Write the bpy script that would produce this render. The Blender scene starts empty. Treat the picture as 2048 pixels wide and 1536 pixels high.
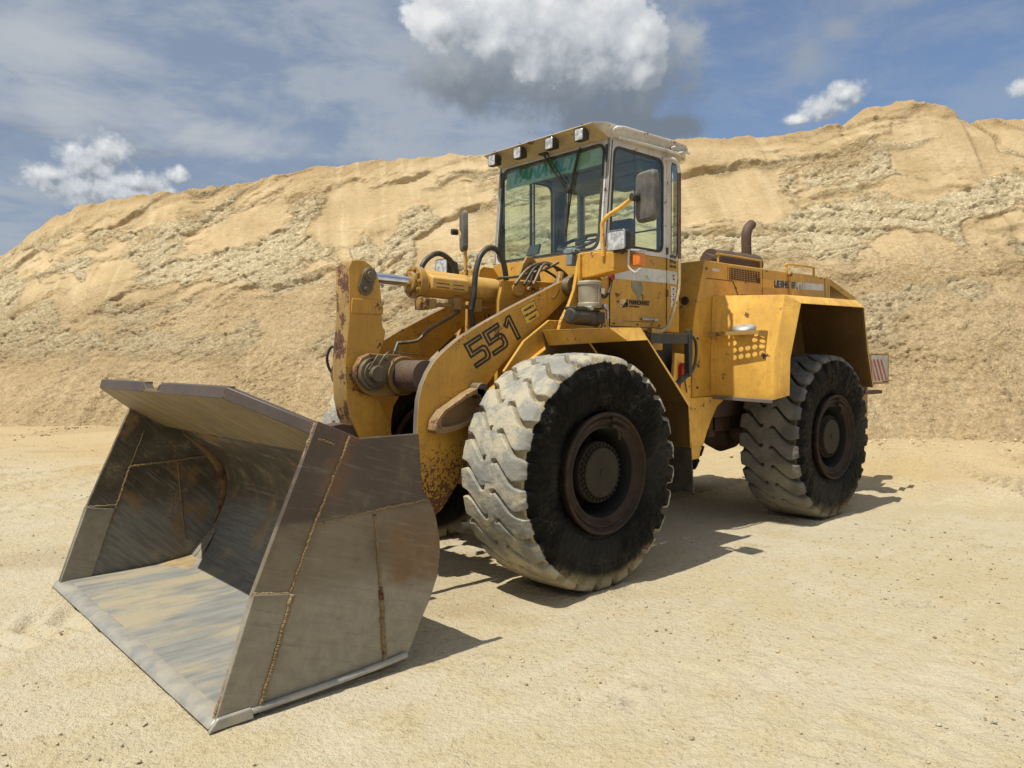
import bpy, bmesh, math, random
import numpy as np
from mathutils import Vector, Matrix
R_ = math.radians
random.seed(7); rng = np.random.default_rng(7)
scene = bpy.context.scene

# ------------------------------------------------------------------ camera
CAMX, CAMY, CAMZ = 3.929, 4.5984, 1.5625
YAW, PITCH, ROLL = -2.3146, -0.0317, -0.0040
cam_d = bpy.data.cameras.new('camera'); cam = bpy.data.objects.new('camera', cam_d)
scene.collection.objects.link(cam); scene.camera = cam
cam_d.sensor_width = 36; cam_d.lens = 1524.6 / 2048 * 36; cam_d.clip_start = .05; cam_d.clip_end = 5000
_f = Vector((math.cos(YAW)*math.cos(PITCH), math.sin(YAW)*math.cos(PITCH), math.sin(PITCH)))
_r = _f.cross(Vector((0, 0, 1))).normalized(); _u = _r.cross(_f)
_rr = _r*math.cos(ROLL) + _u*math.sin(ROLL); _uu = -_r*math.sin(ROLL) + _u*math.cos(ROLL)
M = Matrix((_rr, _uu, -_f)).transposed().to_4x4(); M.translation = Vector((CAMX, CAMY, CAMZ)); cam.matrix_world = M
FW = np.array([math.cos(YAW), math.sin(YAW)]); RT = np.array([FW[1], -FW[0]])   # level directions towards / along the bank

# ------------------------------------------------------------------ sun, exposure
SUN = Vector((0.46, -0.03, 1.0)).normalized()
sd = bpy.data.lights.new('sun', 'SUN'); sun = bpy.data.objects.new('sun', sd); scene.collection.objects.link(sun)
sd.energy = 4.9; sd.angle = R_(.55); sd.color = (1, .955, .85)
sun.rotation_euler = SUN.to_track_quat('Z', 'Y').to_euler(); sun.location = (0, 0, 30)
scene.view_settings.view_transform = 'Standard'; scene.view_settings.look = 'None'
scene.cycles.max_bounces = 7; scene.cycles.diffuse_bounces = 3; scene.cycles.glossy_bounces = 3; scene.cycles.transparent_max_bounces = 16
scene.view_settings.exposure = 0; scene.view_settings.gamma = 1

# ------------------------------------------------------------------ node helper
class G:
    def __init__(s, nt): s.nt = nt; s.n = nt.nodes; s.l = nt.links
    def put(s, sock, v):
        if v is None: return
        if isinstance(v, bpy.types.NodeSocket): s.l.new(v, sock)
        elif hasattr(sock, 'default_value'):
            if isinstance(v, (tuple, list)) and sock.type == 'RGBA' and len(v) == 3: v = (*v, 1)
            sock.default_value = v
    def m(s, op, a, b=None, c=None, clamp=False):
        n = s.n.new('ShaderNodeMath'); n.operation = op; n.use_clamp = clamp
        for i, v in enumerate((a, b, c)): s.put(n.inputs[i], v)
        return n.outputs[0]
    def v(s, op, a, b=None, sc=None):
        n = s.n.new('ShaderNodeVectorMath'); n.operation = op
        s.put(n.inputs[0], a); s.put(n.inputs[1], b)
        if sc is not None: s.put(n.inputs['Scale'], sc)
        return n.outputs['Value'] if op in ('DOT_PRODUCT', 'LENGTH') else n.outputs[0]
    def comb(s, x, y, z):
        n = s.n.new('ShaderNodeCombineXYZ')
        for i, q in enumerate((x, y, z)): s.put(n.inputs[i], q)
        return n.outputs[0]
    def sep(s, a):
        n = s.n.new('ShaderNodeSeparateXYZ'); s.put(n.inputs[0], a); return n.outputs
    def noise(s, vec, sc, det=4, rough=.55, dist=0):
        n = s.n.new('ShaderNodeTexNoise'); s.put(n.inputs['Vector'], vec); n.inputs['Scale'].default_value = sc
        n.inputs['Detail'].default_value = det; n.inputs['Roughness'].default_value = rough; n.inputs['Distortion'].default_value = dist
        return n.outputs['Fac']
    def vor(s, vec, sc, feat='F1', rnd=1):
        n = s.n.new('ShaderNodeTexVoronoi'); n.feature = feat; s.put(n.inputs['Vector'], vec)
        n.inputs['Scale'].default_value = sc; n.inputs['Randomness'].default_value = rnd
        return n.outputs['Distance']
    def ss(s, x, a, b):
        n = s.n.new('ShaderNodeMapRange'); n.interpolation_type = 'SMOOTHSTEP'; s.put(n.inputs[0], x)
        s.put(n.inputs[1], a); s.put(n.inputs[2], b); n.inputs[3].default_value = 0; n.inputs[4].default_value = 1
        return n.outputs[0]
    def mix(s, f, a, b, mode='MIX'):
        n = s.n.new('ShaderNodeMix'); n.data_type = 'RGBA'; n.blend_type = mode; n.clamp_factor = True
        s.put(n.inputs[0], f); s.put(n.inputs[6], a); s.put(n.inputs[7], b); return n.outputs[2]
    def bump(s, h, st, dist, nrm=None):
        n = s.n.new('ShaderNodeBump'); n.inputs['Strength'].default_value = st; n.inputs['Distance'].default_value = dist
        s.put(n.inputs['Height'], h); s.put(n.inputs['Normal'], nrm); return n.outputs[0]
    def obj(s): return s.n.new('ShaderNodeTexCoord').outputs['Object']
    def gen(s): return s.n.new('ShaderNodeTexCoord').outputs['Generated']
    def nrm(s): return s.n.new('ShaderNodeNewGeometry').outputs['Normal']

def new_mat(name):
    m = bpy.data.materials.new(name); m.use_nodes = True; nt = m.node_tree
    b = nt.nodes['Principled BSDF']; g = G(nt); g.b = b
    return m, g, b

# ------------------------------------------------------------------ sky with clouds
W = bpy.data.worlds.new('World'); scene.world = W; W.use_nodes = True
def build_world():
    nt = W.node_tree; g = G(nt); bg = nt.nodes['Background']
    sky = nt.nodes.new('ShaderNodeTexSky'); sky.sky_type = 'NISHITA'; sky.sun_disc = False
    sky.sun_elevation = math.asin(SUN.z); sky.sun_rotation = math.atan2(SUN.x, SUN.y)
    sky.altitude = 200; sky.air_density = 1.0; sky.dust_density = 1.4; sky.ozone_density = 1.6
    d = g.v('NORMALIZE', g.gen())
    fa = g.v('DOT_PRODUCT', d, (FW[0], FW[1], 0)); ra = g.v('DOT_PRODUCT', d, (RT[0], RT[1], 0))
    z = g.sep(d)[2]; az = g.m('ARCTAN2', ra, fa); el = g.m('ARCSINE', z)
    n2 = g.noise(d, 22, 9, .62); n4 = g.noise(d, 9, 6, .55)
    def puffs(vec, sc, det):
        n = nt.nodes.new('ShaderNodeTexVoronoi'); n.feature = 'F1'; n.normalize = True
        w = g.v('ADD', vec, g.v('SCALE', g.v('SUBTRACT', nt_col(vec, sc*1.3), (.5, .5, .5)), None, .45/sc))
        g.put(n.inputs['Vector'], w); n.inputs['Scale'].default_value = sc; n.inputs['Detail'].default_value = det; n.inputs['Roughness'].default_value = .52; n.inputs['Lacunarity'].default_value = 2.3
        return g.m('SUBTRACT', 1.0, n.outputs['Distance'])
    def nt_col(vec, sc):
        n = nt.nodes.new('ShaderNodeTexNoise'); g.put(n.inputs['Vector'], vec); n.inputs['Scale'].default_value = sc; n.inputs['Detail'].default_value = 4; return n.outputs['Color']
    LD = g_off = (RT[0]*-.010, RT[1]*-.010, .016)      # towards the light, across the sky
    def blobs(lst):
        out = None
        for a0, e0, rx, ry in lst:
            q = g.v('LENGTH', g.comb(g.m('DIVIDE', g.m('SUBTRACT', az, a0), rx), g.m('DIVIDE', g.m('SUBTRACT', el, e0), ry), 0))
            q = g.m('SUBTRACT', 1, q); out = q if out is None else g.m('MAXIMUM', out, q)
        return out
    S = 8.0
    left = g.ss(az, .42, -.22)
    base = g.mix(1.0, sky.outputs[0], (1.02, 1.06, 1.13), 'MULTIPLY')
    # projected on a high layer so that the veil foreshortens towards the horizon
    k = g.m('DIVIDE', 1.0, g.m('ADD', z, .12)); px = g.m('MULTIPLY', ra, k); py = g.m('MULTIPLY', fa, k)
    v1 = g.noise(g.comb(px, g.m('MULTIPLY', py, .75), 3.0), 1.9, 10, .60, .35)
    v2 = g.noise(g.comb(px, g.m('MULTIPLY', py, .8), 11.0), .8, 6, .55, .2)
    v3 = g.noise(g.comb(g.m('MULTIPLY', px, .8), py, 21.0), 5.5, 8, .62, .4)
    col = g.mix(g.m('ADD', .12, g.m('MULTIPLY', left, .60)), base, (.31*S, .375*S, .485*S))
    veil = g.m('MULTIPLY', g.ss(g.m('ADD', v1, g.m('MULTIPLY', g.m('SUBTRACT', v3, .5), .55)), .40, .66), g.m('ADD', .34, g.m('MULTIPLY', left, .60)))
    col = g.mix(veil, col, (.46*S, .52*S, .60*S))
    dk = g.m('MULTIPLY', g.ss(g.m('ADD', v2, g.m('MULTIPLY', g.m('SUBTRACT', v3, .5), .4)), .52, .70), g.m('MULTIPLY', left, .55))
    col = g.mix(dk, col, (.215*S, .255*S, .335*S))
    wisp = g.m('MULTIPLY', g.ss(g.m('ADD', blobs([(-.62, .42, .17, .06), (-.52, .27, .24, .05), (-.56, .34, .14, .04), (-.34, .26, .18, .04)]), g.m('MULTIPLY', g.m('SUBTRACT', v1, .5), 2.4)), .05, 1.1), .75)
    col = g.mix(wisp, col, (.60*S, .64*S, .68*S))
    hz = g.m('MULTIPLY', g.ss(el, .22, .05), .45); col = g.mix(hz, col, (.42*S, .50*S, .60*S))
    # cumulus: billowing density, lit by comparing it with the density nearer the sun
    def azel(vec):
        return (g.m('ARCTAN2', g.v('DOT_PRODUCT', vec, (RT[0], RT[1], 0)), g.v('DOT_PRODUCT', vec, (FW[0], FW[1], 0))), g.m('ARCSINE', g.sep(vec)[2]))
    def field(vec, lst):
        a_, e_ = azel(vec); out = None
        for a0, e0, rx, ry in lst:
            q = g.v('LENGTH', g.comb(g.m('DIVIDE', g.m('SUBTRACT', a_, a0), rx), g.m('DIVIDE', g.m('SUBTRACT', e_, e0), ry), 0))
            q = g.m('SUBTRACT', 1, q); out = q if out is None else g.m('SMOOTH_MAX', out, q, .25)
        return out
    HEAD = [(-.09, .415, .045, .028), (-.05, .430, .075, .05), (.00, .432, .09, .062), (-.02, .392, .05, .03), (.055, .412, .095, .062), (.11, .398, .080, .062), (.160, .385, .045, .045), (.172, .355, .026, .026), (.07, .47, .10, .05), (.0, .49, .12, .04)]
    SMALL = [(-.505, .222, .034, .026), (-.482, .236, .024, .024), (-.540, .206, .030, .014), (-.455, .205, .045, .016), (-.408, .217, .015, .012), (-.50, .195, .07, .020), (-.46, .195, .06, .018), (.385, .293, .034, .016), (.41, .305, .026, .016), (.355, .283, .02, .008), (.60, .285, .03, .012)]
    def dens(vec, lst, sc, amp):
        return g.m('ADD', field(vec, lst), g.m('MULTIPLY', g.m('SUBTRACT', puffs(vec, sc, 4), .62), amp))
    d2 = g.v('ADD', d, LD); d3 = g.v('ADD', d, (RT[0]*-.004, RT[1]*-.004, .007))
    # dark flat base, soft and ragged
    gb = g.m('ADD', g.m('ADD', field(d, [(.02, .375, .16, .060), (.09, .355, .17, .075), (-.04, .345, .11, .045), (.15, .36, .11, .07), (.12, .30, .08, .04), (.20, .285, .06, .02), (-.62, .485, .10, .035)]), g.m('MULTIPLY', g.m('SUBTRACT', n2, .5), 1.5)), g.m('MULTIPLY', g.m('SUBTRACT', n4, .5), .5))
    bc = g.mix(g.ss(g.m('ADD', el, g.m('MULTIPLY', g.m('SUBTRACT', n2, .5), .13)), .31, .42), (.215*S, .255*S, .305*S), (.50*S, .54*S, .58*S))
    col = g.mix(g.m('MULTIPLY', g.ss(gb, -.05, .60), .93), col, bc)
    for lst, sc, amp, k1 in ((HEAD, 20, 1.7, 2.4), (SMALL, 55, 1.5, 1.6)):
        pf = puffs(d, sc, 4); p0 = g.m('ADD', field(d, lst), g.m('MULTIPLY', g.m('SUBTRACT', pf, .62), amp)); p1 = dens(d2 if sc < 40 else d3, lst, sc, amp)
        al = g.ss(p0, .0, .24) if sc < 40 else g.ss(p0, -.02, .62); rel = g.m('SUBTRACT', p0, p1)
        lit = g.m('ADD', g.m('ADD', .57 if sc < 40 else .42, g.m('MULTIPLY', rel, .42 if sc < 40 else .5)), g.m('MULTIPLY', g.m('SUBTRACT', pf, .62), .55))
        if sc < 40: lit = g.m('ADD', lit, g.m('MULTIPLY', g.m('SUBTRACT', el, .415), 3.2))
        cc = g.mix(g.ss(lit, .15, .60), (.34*S, .385*S, .44*S), (.68*S, .72*S, .76*S)); cc = g.mix(g.ss(lit, .50, .95), cc, (1.0*S, 1.0*S, 1.0*S))
        col = g.mix(g.m('MULTIPLY', al, .97), col, cc)
    f2 = g.m('ADD', blobs([(.364, .345, .034, .026), (.405, .375, .03, .016), (.25, .43, .10, .02), (.47, .40, .10, .02)]), g.m('MULTIPLY', g.m('SUBTRACT', n2, .5), 1.6))
    col = g.mix(g.m('MULTIPLY', g.ss(f2, -.1, .9), .6), col, (.42*S, .46*S, .51*S))
    # unseen bright cloud added overhead and behind the viewpoint to lift the fill light
    fill_cloud = g.m('MAXIMUM', g.ss(el, .62, .95), g.m('MULTIPLY', g.ss(fa, .05, -.45), g.ss(el, .02, .2)))
    fill_cloud = g.m('MULTIPLY', fill_cloud, g.ss(g.noise(d, 3.2, 5, .55), .36, .56))
    col = g.mix(g.m('MULTIPLY', fill_cloud, .85), col, (.78*S, .80*S, .80*S))
    g.l.new(col, bg.inputs[0]); bg.inputs[1].default_value = .105
build_world()

# ------------------------------------------------------------------ materials
SAND = (.50, .385, .225); DUST = (.47, .385, .23)
def m_paint(name, col, rust=.35, dust=.35, low=0, rough=.5, spots=1.0, streak=0.0, seed=0.0):
    m, g, b = new_mat(name); o0 = g.obj(); o = g.v('ADD', o0, (seed, seed*1.7, -seed))
    n1 = g.noise(o, 2.2, 4, .6); n2 = g.noise(o, 14, 5, .65); n3 = g.noise(o, 55, 3, .6); n4 = g.noise(o, 7, 5, .62)
    c = g.mix(g.ss(n1, .3, .7), tuple(x*.76 for x in col), tuple(min(1, x*1.08) for x in col))
    c = g.mix(g.m('MULTIPLY', g.ss(n2, .45, .75), .42), c, (col[0]*.62, col[1]*.52, col[2]*.6))      # grime
    xyz = g.sep(o0)
    st = g.noise(g.comb(g.m('MULTIPLY', xyz[0], 26), g.m('MULTIPLY', xyz[1], 26), g.m('MULTIPLY', xyz[2], 1.6)), 1, 4, .6)
    c = g.mix(g.m('MULTIPLY', g.ss(g.noise(o, 3.3, 5, .65), .50, .68), .38), c, (col[0]*.50, col[1]*.44, col[2]*.7))
    c = g.mix(g.m('MULTIPLY', g.ss(st, .50, .72), .30+streak), c, (col[0]*.55, col[1]*.45, col[2]*.5))
    up = g.m('MAXIMUM', g.sep(g.nrm())[2], 0)
    df = g.m('MULTIPLY', g.m('ADD', g.m('MULTIPLY', up, .8), .25), g.m('MULTIPLY', g.ss(n4, .32, .72), dust))
    c = g.mix(df, c, DUST)
    # chips and rust
    v1 = g.vor(g.v('ADD', o, g.v('SCALE', g.comb(n2, n3, n4), None, .05)), 42); v2 = g.vor(o, 110)
    ch = g.m('MULTIPLY', g.ss(v1, .26, .14), g.ss(n4, .50, .60))
    ch2 = g.m('MULTIPLY', g.ss(v2, .26, .16), g.ss(g.noise(o, 4.5, 4, .6), .50, .62))
    pat = g.ss(g.m('ADD', n4, g.m('MULTIPLY', n3, .35)), .86 - .12*rust, .90 - .12*rust)
    r = g.m('MAXIMUM', g.m('MULTIPLY', g.m('MAXIMUM', ch, ch2), min(1, rust*2.2)*spots), pat)
    if low:   # heavier speckling towards the foot of the part
        lf = g.ss(xyz[2], low, low*.35)
        sp = g.m('MULTIPLY', g.ss(g.m('ADD', n3, g.m('MULTIPLY', lf, .22)), .60, .68), g.ss(lf, .02, .5))
        r = g.m('MAXIMUM', r, sp)
    rc = g.mix(g.ss(n3, .35, .65), (.035, .018, .012), (.16, .065, .03))
    c = g.mix(r, c, rc)
    g.put(b.inputs['Base Color'], c)
    g.put(b.inputs['Roughness'], g.m('ADD', rough, g.m('MULTIPLY', g.m('ADD', r, df), .3)))
    h = g.m('SUBTRACT', g.m('MULTIPLY', n2, .35), g.m('MULTIPLY', r, .6))
    g.put(b.inputs['Normal'], g.bump(h, .35, .004))
    return m
YEL_SHADED = (.61, .320, .034)  # loader yellow, darkened to carry the shade on flanks and arms
MY = m_paint('yellow_paint_shaded', YEL_SHADED, .30, .30)
MYH = m_paint('yellow_paint_hood', (.57, .33, .058), .25, .45, seed=3)
MYF = m_paint('yellow_paint_sunlit', (.88, .505, .092), .22, .08, seed=5)  # same loader yellow, lightened to carry the sunlight on the fender faces
MYI = m_paint('grimy_shaded_inside_paint', (.12, .065, .014), .5, .12, seed=53)  # grime, plus the shade inside the mudguards put into the colour
MSB = m_paint('scraped_bracket', (.26, .15, .06), .5, .5, seed=57)
MGB = m_paint('brown_bar_steel', (.075, .055, .046), .5, .08, seed=61)
MYA = m_paint('yellow_paint_arm_shaded', (.62, .325, .038), .46, .24, low=1.25, seed=8, streak=.12)  # arm yellow, its shaded side put into the darker tone
MYC = m_paint('yellow_paint_cylinder', (.66, .38, .08), .40, .55, seed=11)
MYD = m_paint('yellow_paint_grimy', (.36, .20, .04), .75, .4, seed=13)
MW = m_paint('white_paint', (.62, .61, .56), .32, .35, seed=17)
MWR = m_paint('white_paint_rusty', (.62, .60, .54), .8, .25, seed=19)
MSW = m_paint('worn_edge_steel', (.17, .145, .125), .35, .45, seed=23, rough=.55)
MRB = m_paint('rusty_brown', (.085, .050, .036), .9, .18, seed=29, rough=.7)
MBL = m_paint('black_paint', (.022, .022, .022), .1, .35, seed=31, rough=.5)
MRD = m_paint('red_paint', (.42, .02, .015), .3, .1, seed=37)
MVIS = m_paint('visor_paint_shaded', (.50, .40, .22), .3, .5, seed=41)  # brown of the visor's own shadow put into its colour

def m_simple(name, col, rough=.5, metal=0, dust=0, spec=.5):
    m, g, b = new_mat(name); o = g.obj(); n = g.noise(o, 9, 6, .6); n2 = g.noise(o, 60, 4, .6)
    c = g.mix(g.ss(n, .3, .7), tuple(x*.8 for x in col), tuple(min(1, x*1.15) for x in col))
    if dust:
        up = g.m('MAXIMUM', g.sep(g.nrm())[2], 0)
        c = g.mix(g.m('MULTIPLY', g.m('ADD', g.m('MULTIPLY', up, .7), .35), g.m('MULTIPLY', g.ss(g.m('ADD', g.m('MULTIPLY', n, .7), g.m('MULTIPLY', n2, .3)), .35, .65), dust)), c, DUST)
    g.put(b.inputs['Base Color'], c); b.inputs['Metallic'].default_value = metal; b.inputs['Specular IOR Level'].default_value = spec
    g.put(b.inputs['Roughness'], g.m('ADD', rough-.05, g.m('MULTIPLY', n, .12)))
    g.put(b.inputs['Normal'], g.bump(n2, .15, .003))
    return m
MRUB = m_simple('black_rubber', (.02, .02, .02), .6, 0, .25)
MHOSE = m_simple('hose_rubber', (.018, .018, .018), .45, 0, .22)
MPL = m_simple('grey_plastic', (.075, .075, .075), .7, 0, .5)
MDK = m_simple('dark_interior', (.045, .05, .055), .8)
MLIN = m_simple('grey_lining', (.17, .18, .17), .85)
MCH = m_simple('chrome', (.75, .75, .78), .12, 1)
MST = m_simple('bare_steel', (.42, .42, .42), .42, .8, .3)
MGR = m_simple('grease_steel', (.10, .075, .045), .5, .3, .5)
MCAN = m_simple('dusty_canister', (.30, .27, .21), .5, .1, .9)
MLBL = m_simple('paper_label', (.72, .73, .72), .5, 0, .15)
MINK = m_simple('black_ink', (.012, .012, .012), .5, 0, .1)
MORG = m_simple('amber_plastic', (.70, .20, .02), .25)
MBLU = m_simple('blue_grey_paint', (.20, .25, .28), .5, 0, .3)
MVIN = m_simple('vinyl_yellow', (.70, .46, .08), .45, 0, .25)
MRS = m_simple('red_stripe', (.42, .06, .04), .5, 0, .4)
MTEAL = m_simple('teal_film', (.02, .26, .24), .5)
MBAND = m_simple('pale_film', (.30, .42, .33), .5)
MGOLD = m_simple('gold_film', (.66, .45, .16), .5)
MWTAPE = m_simple('worn_white_tape', (.50, .50, .48), .5, 0, .5)

def m_glass():
    m, g, b = new_mat('tinted_glass'); nt = m.node_tree; nt.nodes.remove(b)
    t = nt.nodes.new('ShaderNodeBsdfTransparent'); t.inputs[0].default_value = (.91, .965, .92, 1)
    gl = nt.nodes.new('ShaderNodeBsdfGlossy'); gl.inputs[0].default_value = (.9, .95, 1, 1); gl.inputs['Roughness'].default_value = .02
    df = nt.nodes.new('ShaderNodeBsdfDiffuse'); df.inputs[0].default_value = (.42, .40, .32, 1)
    fr = nt.nodes.new('ShaderNodeFresnel'); fr.inputs[0].default_value = 1.5
    o = g.obj(); n = g.noise(o, 5, 6, .6)
    lw = nt.nodes.new('ShaderNodeLayerWeight'); lw.inputs[0].default_value = .5
    m1 = nt.nodes.new('ShaderNodeMixShader'); m2 = nt.nodes.new('ShaderNodeMixShader')
    g.put(m1.inputs[0], g.m('ADD', g.m('MULTIPLY', g.m('POWER', lw.outputs['Facing'], 4.0), .8), .045, clamp=True)); nt.links.new(t.outputs[0], m1.inputs[1]); nt.links.new(gl.outputs[0], m1.inputs[2])
    g.put(m2.inputs[0], g.m('MULTIPLY', g.ss(n, .4, .75), .05)); nt.links.new(m1.outputs[0], m2.inputs[1]); nt.links.new(df.outputs[0], m2.inputs[2])
    nt.links.new(m2.outputs[0], nt.nodes['Material Output'].inputs[0]); return m
MGL = m_glass()
def m_lens():
    m, g, b = new_mat('lamp_lens'); o = g.obj(); x, y, z = g.sep(o)
    rib = g.m('SINE', g.m('MULTIPLY', y, 520)); blot = g.noise(o, 26, 3, .5)
    g.put(b.inputs['Base Color'], g.mix(g.ss(blot, .35, .65), (.42, .42, .40), (.80, .80, .77)))
    b.inputs['Metallic'].default_value = .35; b.inputs['Roughness'].default_value = .28
    g.put(b.inputs['Normal'], g.bump(g.m('ADD', g.m('MULTIPLY', rib, .10), blot), .45, .012)); b.inputs['Coat Weight'].default_value = .5; b.inputs['Coat Roughness'].default_value = .08
    return m
MLENS = m_lens()

def m_tyre(name, dusty):
    m, g, b = new_mat(name); o = g.obj(); x, y, z = g.sep(o)
    r = g.m('SQRT', g.m('ADD', g.m('MULTIPLY', x, x), g.m('MULTIPLY', z, z)))
    n1 = g.noise(o, 6, 7, .65); n2 = g.noise(o, 24, 6, .68); n3 = g.noise(o, 90, 4, .6); n4 = g.noise(o, 2.4, 4, .5)
    at = m.node_tree.nodes.new('ShaderNodeAttribute'); at.attribute_name = 'groove'; gr = g.sep(at.outputs['Vector'])
    tread = gr[1]
    wear = g.m('MULTIPLY', g.ss(g.m('ADD', tread, g.m('MULTIPLY', g.m('SUBTRACT', n2, .5), .55)), .42, .58), 1)
    side = g.mix(g.ss(n1, .4, .75), (.0045, .0045, .004), (.013, .012, .010))
    side = g.mix(g.m('MULTIPLY', g.ss(n2, .58, .8), .5), side, (.07, .062, .045))
    ang = g.m('ARCTAN2', z, x)
    rad = g.noise(g.comb(g.m('MULTIPLY', ang, 22), g.m('MULTIPLY', r, 3), y), 1, 5, .6)
    if not dusty: side = g.mix(g.m('MULTIPLY', g.ss(rad, .56, .74), .28), side, (.10, .092, .075))
    side = g.mix(g.m('MULTIPLY', g.ss(n4, .42, .62), .45 if dusty else .6), side, (.040, .038, .032))
    ring = g.m('MAXIMUM', g.ss(g.m('ABSOLUTE', g.m('SUBTRACT', r, .652)), .006, .001), g.m('MAXIMUM', g.ss(g.m('ABSOLUTE', g.m('SUBTRACT', r, .455)), .008, .002), g.ss(g.m('ABSOLUTE', g.m('SUBTRACT', r, .615)), .004, .001)))
    scr = g.m('MULTIPLY', g.ss(g.m('ABSOLUTE', g.m('SUBTRACT', g.noise(g.v('ADD', o, (4, 2, 1)), 5, 5, .6), .5)), .006, .001), g.ss(n1, .48, .62))
    side = g.mix(g.m('MULTIPLY', scr, .7), side, (.11, .105, .09))
    if dusty:
        tc = g.mix(g.ss(n1, .35, .65), (.24, .234, .205), (.31, .302, .27))
        tc = g.mix(g.m('MULTIPLY', g.ss(g.m('ADD', n1, g.m('MULTIPLY', n3, .4)), .66, .80), .75), tc, (.47, .41, .28))
        tc = g.mix(g.ss(gr[0], .15, .8), tc, (.36, .30, .19))
        tc = g.mix(g.m('MULTIPLY', g.ss(n2, .60, .72), .45), tc, (.12, .11, .10))
    else:
        tc = g.mix(g.ss(n1, .35, .65), (.115, .11, .10), (.175, .168, .155))
        tc = g.mix(g.m('MULTIPLY', g.ss(g.m('ADD', n4, g.m('MULTIPLY', n3, .3)), .62, .80), .5), tc, (.27, .245, .18))
        tc = g.mix(g.ss(gr[0], .2, .9), tc, (.10, .085, .055))
        tc = g.mix(g.m('MULTIPLY', g.ss(n2, .58, .70), .35), tc, (.07, .065, .06))
    c = g.mix(wear, side, tc)
    lowd = g.m('MULTIPLY', g.ss(g.m('ADD', z, g.m('MULTIPLY', g.m('SUBTRACT', n2, .5), .35)), -.50, -.70), .75 if dusty else .35)
    lowd = g.m('MULTIPLY', lowd, g.ss(r, .66, .74))
    c = g.mix(lowd, c, (.34, .28, .17))
    g.put(b.inputs['Base Color'], c)
    g.put(b.inputs['Roughness'], g.m('ADD', .55, g.m('MULTIPLY', wear, .35)))
    b.inputs['Specular IOR Level'].default_value = .08
    hh = g.m('ADD', g.m('MULTIPLY', n2, .8), g.m('MULTIPLY', n3, .35))
    hh = g.m('ADD', g.m('MULTIPLY', hh, g.m('ADD', .06, wear)), g.m('MULTIPLY', ring, .6))
    g.put(b.inputs['Normal'], g.bump(hh, .55, .012))
    return m
MTF = m_tyre('tyre_rubber_dusty', True); MTR = m_tyre('tyre_rubber_dark', False)

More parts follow.
